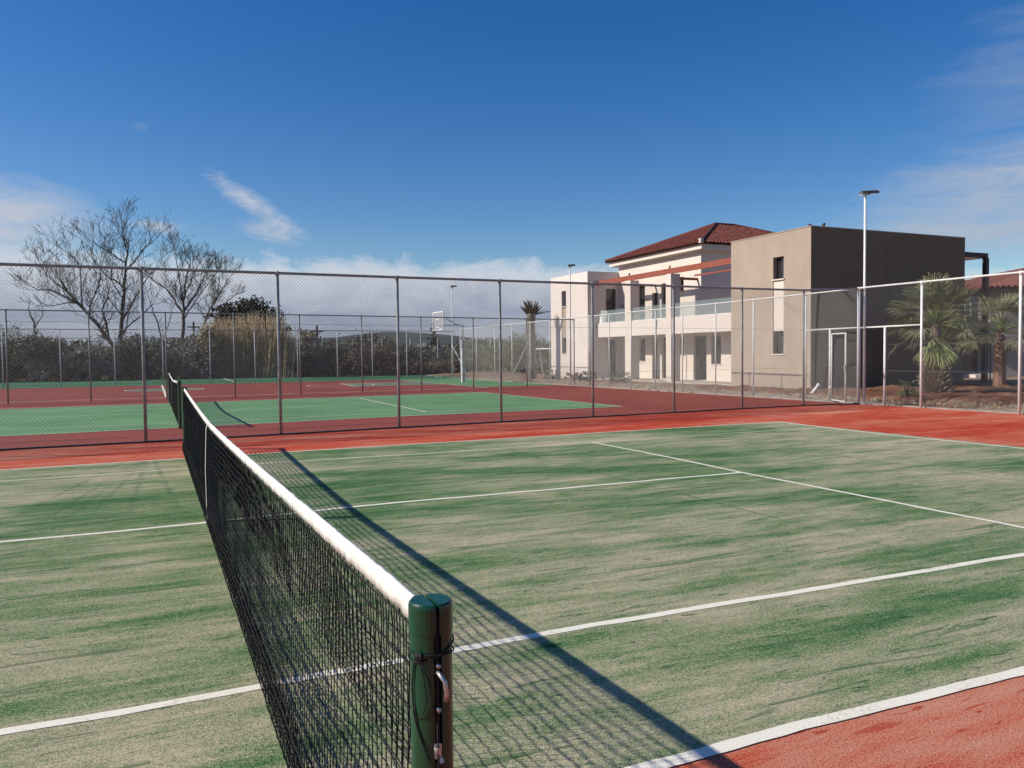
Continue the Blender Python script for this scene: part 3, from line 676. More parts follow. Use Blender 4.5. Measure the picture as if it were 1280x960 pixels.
# pale end block
m = MB(); wall_v(m, 0, 17.37, 22.1, -.05, 6.45, [(20.05, 20.62, 1.65, 5.52)], .25)
def wall_u(mb, u, v0, v1, z0, z1, holes, depth=.25):
    n0 = len(mb.v); tmp = MB(); wall_v(tmp, 0, v0, v1, z0, z1, holes, depth)
    for x, y, z in tmp.v: mb.v.append((AX+(y-AY), AY+u+(x-AX), z))
    for f in tmp.f: mb.f.append(tuple(n0+i for i in reversed(f)))
wall_u(m, 17.372, .252, 2.15, -.05, 6.45, [(1.25, 1.96, 3.38, 5.46), (1.36, 1.96, .2, 2.46)])
m.quad((AX+.25, AY+17.37, 6.3), (AX+6, AY+17.37, 6.3), (AX+6, AY+22.1, 6.3), (AX+.25, AY+22.1, 6.3)); m.quad((AX+6, AY+17.37, 0), (AX+6, AY+17.37, 6.45), (AX+6, AY+22.1, 6.45), (AX+6, AY+22.1, 0)); m.quad((AX, AY+22.1, 0), (AX+6, AY+22.1, 0), (AX+6, AY+22.1, 6.45), (AX, AY+22.1, 6.45))
m.quad((AX+2.15, AY+17.38, 5.0), (AX+6, AY+17.38, 5.0), (AX+6, AY+17.38, 6.45), (AX+2.15, AY+17.38, 6.45))
vp(m, 'pale_block_wall', PINKW)
m = MB(); vbox(m, 20.052, .04, 2.6, 20.618, .24, 4.56); vp(m, 'window_panel', TAUPE)
for z0, z1 in ((4.56, 5.52), (1.65, 2.6)):
    m = MB(); vbox(m, 20.06, .2, z0, 20.61, .24, z1); w_ = vp(m, 'slot_window', DGL); m = MB(); vbox(m, 19.99, -.04, z0-.05, 20.68, .18, z0); m.build('window_sill', WHITEP, w_)
for v0, v1, z0, z1 in ((1.25, 1.96, 3.38, 5.46), (1.36, 1.96, .2, 2.46)):
    m = MB(); m.box(AX+v0, AY+17.52, z0, AX+v1, AY+17.56, z1); d_ = vp(m, 'side_door', DGL); m = MB(); m.box(AX+v0, AY+17.47, z0, AX+v0+.06, AY+17.515, z1); m.box(AX+v1-.06, AY+17.47, z0, AX+v1, AY+17.515, z1); m.build('door_frame', FRM, d_)
# main wall with door and window openings
G_ = [(14.58, 15.26, 1.16, 2.46), (13.42, 13.90, .2, 2.46), (12.55, 13.0, .2, 2.46), (11.0, 11.42, 1.5, 2.46), (9.12, 10.18, .2, 2.46), (8.0, 8.75, 1.02, 2.46), (5.2, 6.6, .2, 2.46)]
U_ = [(14.60, 15.33, 3.38, 5.48), (13.38, 13.88, 3.38, 4.95), (12.55, 13.02, 3.38, 5.4), (11.0, 11.42, 4.85, 5.6)]
m = MB(); wall_v(m, 2.15, 4.68, 17.37, -.05, 2.9, G_, .3); wall_v(m, 2.15, 9.55, 17.37, 2.9, 6.75, U_, .3)
vp(m, 'front_wall', WHITEP)
m = MB(); m.quad((AX+2.152, AY+9.547, 2.9), (AX+9.4, AY+9.547, 2.9), (AX+9.4, AY+9.547, 6.75), (AX+2.152, AY+9.547, 6.75)); m.quad((AX+9.4, AY+9.55, 0), (AX+9.4, AY+17.3, 0), (AX+9.4, AY+17.3, 6.75), (AX+9.4, AY+9.55, 6.75)); m.quad((AX+2.2, AY+17.3, 5), (AX+2.2, AY+17.3, 6.75), (AX+9.4, AY+17.3, 6.75), (AX+9.4, AY+17.3, 0))
vp(m, 'side_wall', WHITEP)
for (a, b, c, d) in G_+U_:
    m = MB(); vbox(m, a, 2.36, c, b, 2.40, d); w_ = vp(m, 'glazed_door' if d-c > 1.5 else 'window', DGL)
    m = MB(); vbox(m, a, 2.30, c, a+.05, 2.355, d); vbox(m, b-.05, 2.30, c, b, 2.355, d); vbox(m, a+.05, 2.30, d-.05, b-.05, 2.355, d); m.build('window_frame', FRM, w_)
    if c > 1 and c < 3 or c > 4:
        m = MB(); vbox(m, a-.05, 2.09, c-.05, b+.05, 2.28, c); m.build('window_sill', WHITEP, w_)
# balcony slab, parapet, columns
m = MB(); vbox(m, 4.68, .62, 2.58, 17.36, 2.148, 2.86); vbox(m, 4.68, .6, 2.56, 17.36, .78, 3.36); vbox(m, 4.68, 2.148, 2.902, 9.54, 9.3, 3.0); vp(m, 'balcony', PINKW)
for a, b in ((13.65, 14.22), (9.92, 10.36)):
    m = MB(); vbox(m, a, .56, -.1, b, 1.12, 5.6); vp(m, 'pillar', WHITEP)
gl = MB()
for a, b in ((5.4, 9.86), (10.42, 13.58), (14.28, 17.2)):
    m = MB(); vbox(m, a, .66, 3.362, b, .675, 4.10); gp_ = vp(m, 'glass_balustrade', GLASS); m = MB(); vbox(m, a, .65, 3.358, b, .69, 3.40); m.build('base_rail', GALV, gp_)
m = MB(); vbox(m, 8.55, .60, 3.4, 8.75, .64, 4.27); 
m = MB(); vbox(m, 4.72, .62, 3.362, 5.38, .76, 4.12); vp(m, 'terrace_pier', PINKW)
m = MB(); vbox(m, 4.0, .1, -.1, 17.36, 2.14, .17); vbox(m, 6.6, -.5, -.1, 13.0, .09, .06); vp(m, 'plinth', simple('plinth_concrete', (.42, .37, .31), .9, 0, .15))
for u in (16.8, 16.45):
    m = MB(); m.tube([(AX+2.08, AY+u, 4.35), (AX+2.0, AY+u, 4.42)], .07, 8); vp(m, 'wall_lamp', FRM)
# steel pergola beam over the balcony
m = MB(); vbox(m, 4.68, .62, 5.6, 17.36, .70, 5.88); pb = vp(m, 'pergola_beam', STEELRED)
for u in (13.9, 10.15):
    m = MB(); vbox(m, u-.05, .64, 5.6, u+.05, .68, 6.02); m.build('beam_bracket', STEELBR, pb)
    m = MB(); vbox(m, u-.35, 1.12, 5.3, u-.25, 2.14, 5.42); m.build('cross_beam', STEELRED, pb)
m = MB(); vbox(m, 5.0, 1.6, 5.45, 9.4, 1.66, 5.53); m.build('cross_beam', STEELRED, pb)
# eaves and roof
u0, u1, v0, v1 = 8.85, 17.98, 1.60, 12.1
m = MB(); vbox(m, u0+.35, v0+.30, 6.752, u1-.35, v1-.4, 6.80); vbox(m, u0+.16, v0+.16, 6.80, u1-.16, v1-.2, 7.06); vp(m, 'eaves_cornice', WHITEP)
Lu = u1-u0; h = Lu/2; SL = .395; ZE = 7.08
rid0 = v0+h; rid1 = v1-h; apex = ZE+SL*h
m = MB(); Q = lambda u, v, z: (AX+v, AY+u, z)
um = (u0+u1)/2
m.poly([Q(u0, v0, ZE), Q(um, rid0, apex), Q(u1, v0, ZE)]); m.poly([Q(u0, v0, ZE), Q(u0, v1, ZE), Q(um, rid1, apex), Q(um, rid0, apex)]); m.poly([Q(u1, v0, ZE), Q(um, rid0, apex), Q(um, rid1, apex), Q(u1, v1, ZE)]); m.poly([Q(u0, v1, ZE), Q(u1, v1, ZE), Q(um, rid1, apex)]); m.poly([Q(u0, v0, ZE-.03), Q(u1, v0, ZE-.03), Q(u1, v1, ZE-.03), Q(u0, v1, ZE-.03)])
roof = vp(m, 'roof', simple('roof_underlay', (.075, .03, .022), .9))
def tiles(mb, org, eu, ev, L, T, slope, pitch=.22, row=.36, trunc=None):
    """pan tiles on a slope: org corner at eave, eu unit along eave, ev unit horizontally up the slope"""
    nrm = (Vector((0, 0, 1))-ev*slope).normalized(); n = int(L/pitch)
    for i in range(n):
        s = (i+.5)*L/n; tm = min(s, L-s, T); k = 0
        while k*row < tm:
            a = k*row; b = min(tm+.08, a+row*1.04); base = len(mb.v)
            jt = rnd.uniform(-.008, .008)
            for tt, lift in ((a, .05), (b, .022)):
                for q in range(5):
                    an = PI*q/4; w = math.cos(an)*pitch*.36; hh = math.sin(an)*.06+lift+jt
                    p = org+eu*(s+w)+ev*tt+Vector((0, 0, slope*tt))+nrm*hh; mb.v.append(tuple(p))
            for q in range(4): mb.f.append((base+q, base+q+1, base+q+6, base+q+5))
            mb.f.append((base, base+4, base+3, base+2, base+1)); k += 1
tm_ = MB(); Z = Vector
def QV(u, v, z): return Vector(Q(u, v, z))
tiles(tm_, QV(u0, v0, ZE), Vector((0, 1, 0)), Vector((1, 0, 0)), Lu, h, SL)
tiles(tm_, QV(u0, v0, ZE), Vector((1, 0, 0)), Vector((0, 1, 0)), v1-v0, h, SL)
tiles(tm_, QV(u1, v0, ZE), Vector((1, 0, 0)), Vector((0, -1, 0)), v1-v0, h, SL)
tiles(tm_, QV(u0, v1, ZE), Vector((0, 1, 0)), Vector((-1, 0, 0)), Lu, h, SL)
tm_.build('roof_tiles', TILE, roof)
m = MB()
def capline(a, b):
    a, b = Vector(a), Vector(b); n = max(2, int((b-a).length/.38)); 
    for i in range(n):
        p = a.lerp(b, i/n); q = a.lerp(b, (i+1.08)/n); m.tube([p+Vector((0, 0, .05)), q+Vector((0, 0, .07))], [.12, .095], 8)
for c in (Q(u0, v0, ZE), Q(u1, v0, ZE)): capline(c, Q(um, rid0, apex))
for c in (Q(u0, v1, ZE), Q(u1, v1, ZE)): capline(c, Q(um, rid1, apex))
capline(Q(um, rid0, apex), Q(um, rid1, apex)); m.build('ridge_caps', TILE, roof)
m = MB(); p = Q(u0, v0, ZE); m.box(p[0]-.06, p[1]-.06, p[2]-.02, p[0]+.12, p[1]+.12, p[2]+.2); m.build('corner_cap', WHITEP, roof)
tb_ = MB(); tb_.box(-.04, -.22, 0, .0, .22, .74); o = tb_.build('white_board', WHITE, None, loc=(AX+.70, AY+16.85, 3.37)); o.rotation_euler = (math.radians(9), math.radians(4), .3); o['label'] = 'white board leaning on the balcony parapet beside the pale block'; o['category'] = 'board'
# rear pergola (brown)
m = MB(); m.box(AX+8.87, AY+.05, 5.66, AX+10.45, AY+.20, 5.86); m.box(AX+10.25, AY+.20, 5.66, AX+10.45, AY+4.4, 5.86); rp = vp(m, 'rear_pergola_beam', STEELBR)
m = MB(); m.box(AX+10.26, AY+.01, 0, AX+10.46, AY+.19, 5.655); vp(m, 'rear_pergola_post', STEELBR)
m = MB(); m.box(AX+8.87, AY+.05, 2.6, AX+14, AY+3, 2.8); vp(m, 'rear_terrace', WHITEP)

# second house behind the palms
h2 = thing('neighbouring_house', 'lower house with dull red tiled roof, half hidden behind the fan palms', 'house', (50, 26.4, 0), None, -.5)
m = MB(); m.box(-4.5, -8, 0, 7, 8, 5.0); m.box(-6.0, -9, 2.35, -4.52, 9, 2.7); m.build('wall', plaster('grey_plaster', (.30, .27, .25)), h2)
m = MB(); m.box(-6.2, -10, 0, -4.6, 10, .28); m.build('terrace_base', WHITEP, h2)
for y in (-8.2, -4, .2, 4.4, 8.4):
    m = MB(); m.box(-5.95, y-.15, .28, -5.65, y+.15, 2.348); m.build('pillar', simple('brown_pillar', (.14, .08, .06), .8), h2)
for y in (-6, -2, 2.2, 6.4):
    for z in (.3, 3.0):
        m = MB(); m.box(-4.54, y-.7, z, -4.5, y+.7, z+1.7); w_ = m.build('window', DGL, h2); m = MB(); m.box(-4.57, y-.03, z, -4.542, y+.03, z+1.7); m.build('window_frame', WHITE, w_)
m = MB(); zr = 5.0
A_, B_, C_, D_ = (-5.4, -9, zr), (8, -9, zr), (8, 9, zr), (-5.4, 9, zr); E1, E2 = (1.3, -3.5, zr+1.75), (1.3, 3.5, zr+1.75)
m.poly([A_, B_, E1]); m.poly([B_, C_, E2, E1]); m.poly([C_, D_, E2]); m.poly([D_, A_, E1, E2]); m.poly([A_, D_, C_, B_]); rf2 = m.build('roof', simple('old_roof', (.14, .05, .04), .85, 0, .25, 6), h2)
tm_ = MB()
for i in range(60):
    y = -9+18*(i+.5)/60; e = min(1, (y+9)/5.5, (9-y)/5.5); tm_.tube([(-5.42, y, zr+.04), (-5.42+6.72*e, y, zr+.04+1.75*e)], .09, 5)
for i in range(44):
    x = -5.4+13.4*(i+.5)/44; e = min(1, (x+5.4)/6.7, (8-x)/6.7); tm_.tube([(x, -9.02, zr+.04), (x, -9.02+5.5*e, zr+.04+1.75*e)], .09, 5)
tm_.build('roof_tiles', simple('old_roof_tiles', (.15, .053, .042), .85, 0, .3, 5), rf2)
# pointed white canopy between the palms
t = thing('pointed_canopy', 'small pointed white canopy glimpsed between the two fan palms', 'canopy', tuple(far_point(1238, 455, 42)*Vector((1, 1, 0)).to_3d() if False else (far_point(1238, 455, 42).x, far_point(1238, 455, 42).y, 0)), None)
m = MB()
for a in range(4): 
    c0, s0 = math.cos(a*PI/2+.5), math.sin(a*PI/2+.5); c1, s1 = math.cos((a+1)*PI/2+.5), math.sin((a+1)*PI/2+.5); m.poly([(c0*.75, s0*.75, 2.25), (c1*.75, s1*.75, 2.25), (0, 0, 2.85)])
m.build('canopy_top', WHITE, t); m = MB(); m.tube([(0, 0, 0), (0, 0, 2.6)], .03, 8); m.build('canopy_pole', STEELBR, t)

# far cream houses
for (px, d, w, hh, lab) in ((531, 150, 2.6, 3.4, 'tiny distant cream house, left one of the pair beyond the thicket'), (545, 152, 2.4, 3.8, 'tiny distant cream house with a slanting shaded side, right one of the pair')):
    p = far_point(px, 447, d); t = thing('distant_house', lab, 'house', (p.x, p.y, 0), 'distant houses', -.5)
    m = MB(); m.box(-w/2, -2, 0, w/2, 2, hh); m.build('wall', PINKW, t); m = MB(); m.poly([(-w/2-.2, -2.2, hh), (w/2+.2, -2.2, hh), (0, -2.2, hh+.8)]); m.poly([(-w/2-.2, -2.2, hh), (0, -2.2, hh+.8), (0, 2.2, hh+.8), (-w/2-.2, 2.2, hh)]); m.poly([(w/2+.2, -2.2, hh), (w/2+.2, 2.2, hh), (0, 2.2, hh+.8), (0, -2.2, hh+.8)]); m.build('roof', PINKW if w > 2.5 else SAND, t)
    m = MB(); m.box(-.4, -2.03, hh*.4, .4, -2.003, hh*.7); m.build('window', DGL, t)
# hills on the horizon
m = MB(); n = 160; D = 2600
rows = []
for k, (dd, sc) in enumerate(((0, 0), (250, 1), (700, .2))):
    row = []
    for i in range(n+1):
        a = -1.3+3.4*i/n; hgt = 45+30*mnoise.noise(Vector((a*3, 1, 0)))+12*mnoise.noise(Vector((a*12, 2, 0)))+42*math.exp(-((a-.30)/.10)**2)
        row.append((math.sin(a)*(D+dd), math.cos(a)*(D+dd), -1+hgt*sc))
    rows.append(row)
for r_ in rows: m.v += r_
for k in range(2):
    for i in range(n): a = k*(n+1)+i; m.f.append((a, a+1, a+n+2, a+n+1))
m.build('hills', simple('hill_scrub', (.07, .085, .075), .95, 0, .3, .01), smooth=True, **S)

# loose pipe by the kerb
t = MB(); t.tube([(20.55, 13.1, .06), (20.75, 12.95, .40)], .05, 10); t.tube([(20.73, 12.97, .36), (20.77, 12.94, .44)], .062, 10)
o = t.build('plastic_pipe', WHITE, None, True); o['label'] = 'short white plastic pipe end sticking up from the dirt before the taupe block'; o['category'] = 'pipe'

# ------------------------------------------------------------------ trees and shrubs
def twig_tree(name, label, base, limbs, seed, H, group, bark=BARK, dens=1.0):
    """limbs: lists of (dx,dy,z,r) points in metres from the base"""
    R = random.Random(seed); t = thing(name, label, 'tree', tuple(base), group); tr = MB(); br = MB()
    def grow(p, d, L, r, lev):
        if lev > 4 or r < .009 or L < .35: return
        n = 4 if lev < 3 else 3; pts = [p]; q = p.copy(); dd = d.copy()
        for k in range(n):
            dd = (dd+Vector((R.uniform(-.24, .24), R.uniform(-.24, .24), R.uniform(-.10, .22)))).normalized(); q = q+dd*(L/n); pts.append(q.copy())
        r1 = max(.011, r*.5); br.tube(pts, [r+(r1-r)*k/n for k in range(n+1)], 5 if r > .05 else 3, False)
        kids = R.randint(2, 3) if lev < 3 else R.randint(1, 3)
        for c in range(int(kids*dens+.5)):
            f = R.uniform(.3, 1); k = min(n-1, int(f*n)); pp = pts[k].lerp(pts[k+1], f*n-k)
            ax = Vector((R.uniform(-1, 1), R.uniform(-1, 1), R.uniform(-.3, .9))).normalized(); nd = (dd*.9+ax*.75).normalized()
            grow(pp, nd, L*R.uniform(.5, .78), max(.010, r*R.uniform(.38, .58)), lev+1)
    for li, limb in enumerate(limbs):
        pts = [Vector(q[:3]) for q in limb]; rs = [q[3] for q in limb]
        # smooth the guide path
        sp, sr = [], []
        for i in range(len(pts)-1):
            for k in range(4):
                f = k/4; sp.append(pts[i].lerp(pts[i+1], f)+Vector((R.uniform(-.06, .06), R.uniform(-.06, .06), 0))*(1 if k else 0)); sr.append(rs[i]+(rs[i+1]-rs[i])*f)
        sp.append(pts[-1]); sr.append(rs[-1]); (tr if li == 0 else br).tube(sp, sr, 8)
        tot = len(sp)
        for k in range(max(1, int(tot*(.45 if li == 0 else .15))), tot):
            d = (sp[k]-sp[k-1]).normalized()
            for c in range(1 if R.random() < .95*dens else 0):
                ax = Vector((R.uniform(-1, 1), R.uniform(-1, 1), R.uniform(-.1, .8))).normalized(); grow(sp[k], (d*.75+ax*.8).normalized(), H*R.uniform(.075, .14), max(.018, sr[k]*.42), 1)
        grow(sp[-1], (sp[-1]-sp[-2]).normalized(), H*.10, sr[-1]*.9, 1)
    tr.build('trunk', bark, t, True); br.build('branches', bark, t)
    return t
def local_limbs(base, d, specs, R):
    out = []
    for sp in specs:
        pts = []; off = R.uniform(-1.5, 1.5)
        for i, (px, py, r) in enumerate(sp):
            p = far_point(px if px > 200 else 150+(px-147)*.9, py+max(0, 400-py)*.13, d+off*i/len(sp)*1.6)-base; pts.append((p.x, p.y, p.z, r*.72))
        out.append(pts)
    return out
GT = 'bare winter trees behind the thicket'
D1 = 74; b1 = far_point(147, 470, D1); b1.z = 0
sp1 = [[(147, 471, .34), (147, 440, .28), (149, 405, .22), (153, 360, .16), (155, 320, .11), (158, 290, .06)],
       [(146, 445, .26), (132, 425, .22), (112, 402, .18), (88, 376, .14), (75, 360, .09), (66, 345, .05)],
       [(88, 376, .12), (70, 366, .09), (50, 357, .07), (33, 357, .04)], [(88, 376, .08), (75, 375, .06), (50, 380, .04)],
       [(112, 402, .12), (104, 395, .10), (108, 372, .08), (118, 350, .06), (120, 320, .04)], [(132, 425, .14), (128, 402, .11), (122, 385, .09), (130, 368, .06), (133, 350, .04)],
       [(75, 360, .08), (55, 345, .06), (45, 335, .04), (38, 322, .025)], [(95, 380, .09), (93, 355, .07), (92, 330, .05), (85, 312, .03), (68, 300, .022)],
       [(153, 355, .11), (143, 345, .09), (130, 338, .06), (118, 325, .04)], [(155, 318, .09), (145, 312, .07), (125, 298, .05), (105, 285, .03)],
       [(155, 330, .10), (170, 312, .07), (182, 295, .05), (192, 288, .03)], [(150, 400, .13), (160, 385, .10), (172, 362, .08), (188, 335, .05), (205, 318, .03)],
       [(158, 305, .07), (152, 285, .05), (150, 268, .03)], [(148, 420, .12), (158, 408, .09), (175, 395, .06), (192, 378, .04)]]
twig_tree('bare_tree', 'large bare tree with a trunk forking low and a long limb bent to the left', b1, local_limbs(b1, D1, sp1, random.Random(2)), 11, 15, GT)
D2 = 77; b2 = far_point(229, 470, D2); b2.z = 0
sp2 = [[(229, 470, .26), (229, 430, .22), (229, 395, .18), (230, 370, .12), (233, 340, .09), (238, 315, .05)],
       [(229, 392, .13), (220, 375, .10), (210, 358, .07), (197, 345, .04)], [(230, 388, .12), (240, 370, .10), (250, 352, .07), (258, 335, .04)],
       [(229, 380, .10), (226, 350, .07), (222, 325, .05), (220, 305, .03)], [(231, 365, .08), (240, 340, .06), (250, 318, .04)], [(229, 400, .09), (243, 375, .07), (262, 345, .04)]]
twig_tree('bare_tree', 'upright bare tree with steep branches, second from the left and right of the forked one', b2, local_limbs(b2, D2, sp2, random.Random(4)), 21, 13, GT, dens=1.2)
D3 = 80; b3 = far_point(252, 468, D3); b3.z = 0
sp3 = [[(252, 468, .2), (253, 430, .17), (254, 408, .14), (262, 385, .10), (275, 360, .07), (286, 340, .04)], [(256, 402, .08), (268, 385, .06), (290, 368, .04)], [(262, 385, .07), (272, 365, .05), (275, 340, .03)]]
twig_tree('bare_tree', 'slim bare tree leaning right above the dry canes', b3, local_limbs(b3, D3, sp3, random.Random(5)), 31, 12, GT, dens=1.3)
D4 = 72; b4 = far_point(30, 470, D4); b4.z = 0
sp4 = [[(30, 470, .16), (30, 430, .12), (28, 405, .08), (20, 382, .05)], [(29, 410, .06), (40, 392, .04), (38, 378, .02)]]
twig_tree('bare_tree', 'small bare tree farthest left, barely rising above the hedge', b4, local_limbs(b4, D4, sp4, random.Random(6)), 41, 6, GT, dens=.7)
D5 = 76; b5 = far_point(206, 470, D5); b5.z = 0
sp5 = [[(206, 470, .14), (204, 430, .10), (196, 395, .07), (188, 370, .04)], [(204, 425, .06), (212, 400, .04), (216, 382, .02)]]
twig_tree('bare_tree', 'thin faint bare sapling between the forked tree and the upright one', b5, local_limbs(b5, D5, sp5, random.Random(7)), 51, 6, GT, dens=.7)

def shrub(name, label, cat, base, lobes, mat, n, leafsz, seed, group=None, stem=BARKD, up_bias=.3, hollow=.55):
    """lobes: (dx,dy,z,rx,ry,rz); leaves cluster in clumps spread through each lobe's volume"""
    R = random.Random(seed); t = thing(name, label, cat, tuple(base), group); f = MB(); s = MB()
    tot = sum(l[3]*l[4]+l[3]*l[5] for l in lobes)
    for (dx, dy, z, rx, ry, rz) in lobes:
        c = Vector((dx, dy, z)); s.tube([(dx*.3, dy*.3, 0), (dx*.7, dy*.7, z*.5), (dx, dy, z)], [.09, .06, .03], 5)
        k = int(n*(rx*ry+rx*rz)/tot); ncl = max(6, k//26)
        for q in range(ncl):
            v = Vector((R.gauss(0, 1), R.gauss(0, 1), R.gauss(0, 1))).normalized(); rr = R.uniform(hollow, 1.12); cc = c+Vector((v.x*rx*rr, v.y*ry*rr, v.z*rz*rr))
            if cc.z < .15: cc.z = R.uniform(.15, .6)
            s.tube([c, c.lerp(cc, .95)], [.03, .012], 3, False)
            cr = R.uniform(.25, .55)*min(rx, rz)*.5
            for w in range(k//ncl):
                p = cc+Vector((R.gauss(0, cr), R.gauss(0, cr), R.gauss(0, cr*.8)))
                if p.z < .02: p.z = R.uniform(.02, .3)
                a = Vector((R.uniform(-1, 1), R.uniform(-1, 1), R.uniform(-1, 1)+up_bias)).normalized(); b = a.cross(Vector((R.uniform(-1, 1), R.uniform(-1, 1), R.uniform(-1, 1)))).normalized()
                l = leafsz*R.uniform(.6, 1.5); wd = l*R.uniform(.22, .45)
                f.poly([p-a*l, p+b*wd, p+a*l, p-b*wd])
    f.build('foliage', mat, t); s.build('stems', stem, t)
    return t
def lobes_for(w, h, n, seed):
    R = random.Random(seed); L = []
    for i in range(n):
        rz = h*R.uniform(.26, .42); x = R.uniform(-.5, .5)*w; L.append((x, R.uniform(-.35, .35)*w*.7, max(rz*.8, h-rz-R.uniform(0, .42)*h*(abs(x)/w*2+.25)), w*R.uniform(.2, .34), w*R.uniform(.2, .3), rz))
    L += [(R.uniform(-.45, .45)*w, R.uniform(-.3, .3)*w*.6, h*.28, w*.3, w*.25, h*.3) for _ in range(2)]
    return L
GH = 'shrubs of the thicket behind the farthest fence'
# px centre, py top, distance, width, colour, leaf size
HED = [(-60, 392, 70, 7, OLIVE, 'broad dull olive bush outside the left edge of the thicket'),
 (0, 394, 68, 5.5, GREENB, 'tall olive green bush at the far left end of the thicket'),
 (38, 412, 67, 5, OLIVE, 'dark low olive bush beside the leftmost green one'),
 (70, 414, 70, 5, BROWNB, 'brownish bush under the long bent limb of the forked tree'),
 (100, 424, 66, 4.5, OLIVEG, 'lower silvery bush just left of the forked bare tree'),
 (128, 418, 69, 4.5, OLIVE, 'olive bush right beside the trunk of the forked bare tree'),
 (165, 414, 67, 5, OLIVE, 'dark green bush right of the forked bare tree'),
 (195, 408, 70, 5, OLIVE, 'taller rounded olive bush between the forked and the upright bare trees'),
 (222, 422, 66, 4, OLIVEG, 'silver grey bush at the foot of the upright bare tree'),
 (246, 418, 66, 4.5, OLIVEG, 'silver grey bush just left of the dry canes'),
 (345, 412, 67, 5, OLIVE, 'dark dusty bush rising just right of the dry canes'),
 (368, 424, 66, 4, OLIVE, 'small dark bush right of the canes, by the thin utility poles'),
 (392, 434, 68, 4.5, BROWNB, 'low brown scrub bush at the dip in the thicket'),
 (420, 418, 68, 5, OLIVE, 'rounded dark bush where the thicket rises again'),
 (446, 412, 70, 6, OLIVE, 'tallest dark bush in the middle of the thicket'),
 (475, 422, 67, 5, BROWNB, 'brown grey bush right of the tallest dark bush'),
 (505, 430, 70, 5.5, OLIVE, 'dark bush left of the tiny cream houses'),
 (532, 447, 68, 5, BROWNB, 'low brown bush in front of the tiny cream houses'),
 (558, 440, 72, 6, OLIVE, 'olive bush just right of the tiny cream houses'),
 (590, 428, 75, 6, OLIVE, 'dull bush behind the left white goal frame'),
 (625, 418, 72, 6, GREENB, 'green bush behind the second white goal frame'),
 (650, 410, 66, 6, GREENB, 'tall mid green bush left of the trimmed palm'),
 (690, 422, 62, 5, BROWNB, 'brown bush in the gap between the trimmed palm and the villa'),
 (720, 420, 75, 7, OLIVE, 'olive bush hidden mostly behind the pale block of the villa')]
for i, (px, py, d, w, mat, lab) in enumerate(HED):
    b = far_point(px, 450, d); tp = far_point(px, py, d); h_ = tp.z*.90
    shrub('thicket_shrub', lab, 'shrub', (b.x, b.y, 0), lobes_for(w, h_, 5, 100+i), mat, 7000, .09, 200+i, GH, up_bias=.2)
# far belt of woodland behind the thicket
R = random.Random(9); f = MB()
for i in range(34000):
    a = R.uniform(-.75, .78); d = R.uniform(95, 125); hmax = 3.4+1.8*mnoise.noise(Vector((a*14, 0, 0)))+1.0*mnoise.noise(Vector((a*50, 3, 0)))
    z = R.random()**.7*hmax; p = Vector((CP.x+math.sin(a)*d, CP.y+math.cos(a)*d, z)); l = .3*R.uniform(.5, 1.3)
    u = Vector((R.uniform(-1, 1), R.uniform(-1, 1), R.uniform(-1, 1))).normalized(); v = u.cross(Vector((R.uniform(-1, 1), R.uniform(-1, 1), R.uniform(-1, 1)))).normalized()
    f.poly([p-u*l, p+v*l*.5, p+u*l, p-v*l*.5])
f.build('woodland', OLIVE, kind='stuff')
# dark evergreen behind the canes
b = far_point(312, 450, 78); tp = far_point(312, 379, 78)
shrub('evergreen_tree', 'near black evergreen crown rising behind the dry canes', 'tree', (b.x, b.y, 0), [(-2.0, 0, 5.6, 1.2, 1.2, .9), (.1, 0, 6.0, 1.5, 1.4, 1.0), (1.8, 0, 5.2, 1.3, 1.2, 1.1), (-.8, 0, 4.8, 2.2, 1.6, 1.2), (2.8, 0, 4.0, .9, .9, .9)], DARKG, 7000, .16, 77, None)
# small dark conifer behind the houses
b = far_point(541, 450, 135)
shrub('conifer', 'tiny pointed dark conifer just behind the distant cream houses', 'tree', (b.x, b.y, 0), [(0, 0, 1.5+i*1.0, 1.5-.26*i, 1.5-.26*i, .8) for i in range(6)], DARKG, 2500, .22, 78, None)
# canes
t = thing('cane_clump', 'tall clump of dry beige giant canes in front of the black evergreen', 'canes', tuple(far_point(312, 450, 66)*1), None); t.location.z = 0
c0 = Vector(t.location); st_ = MB(); lf = MB(); R = random.Random(12)
hx = rt
for i in range(1300):
    u = R.uniform(-1, 1); x = u*3.3; y = R.uniform(-1.3, 1.3); prof = 4.9*(1-.10*abs(u)**2)-(.9 if u > .75 else 0)+.5*mnoise.noise(Vector((u*4, 1, 0))); H = prof*R.uniform(.62, 1.05)+(R.random() < .03)*.8
    lx = x*.10+R.gauss(0, .28); ly = R.gauss(0, .25); p0 = hx*x+Vector((0, y, 0)); p1 = p0+hx*(lx*.35)+Vector((0, ly*.3, H*.55)); p2 = p0+hx*lx+Vector((0, ly, H))
    st_.tube([p0, p1, p2], [.018, .014, .006], 3, False)
    for k in range(17):
        f = R.uniform(.2, 1); p = p0.lerp(p1, f*1.8) if f < .55 else p1.lerp(p2, (f-.55)/.45); a = R.uniform(0, 2*PI); d = Vector((math.cos(a), math.sin(a), R.uniform(-.5, .8))).normalized(); l = R.uniform(.18, .42); s_ = Vector((-d.y, d.x, .2)).normalized()*R.uniform(.012, .03)
        lf.poly([p-s_, p+s_, p+d*l-Vector((0, 0, l*.25))])
st_.build('stems', CANE, t); lf.build('leaves', CANEG if False else CANE, t)
b = far_point(262, 450, 66)
shrub('cane_clump', 'yellow green clump of canes at the left foot of the beige canes', 'canes', (b.x, b.y, 0), [(0, 0, 2.2, .9, .8, 1.8), (.5, 0, 3.2, .6, .6, 1.2)], CANEG, 2200, .14, 88)
b = far_point(384, 450, 72)
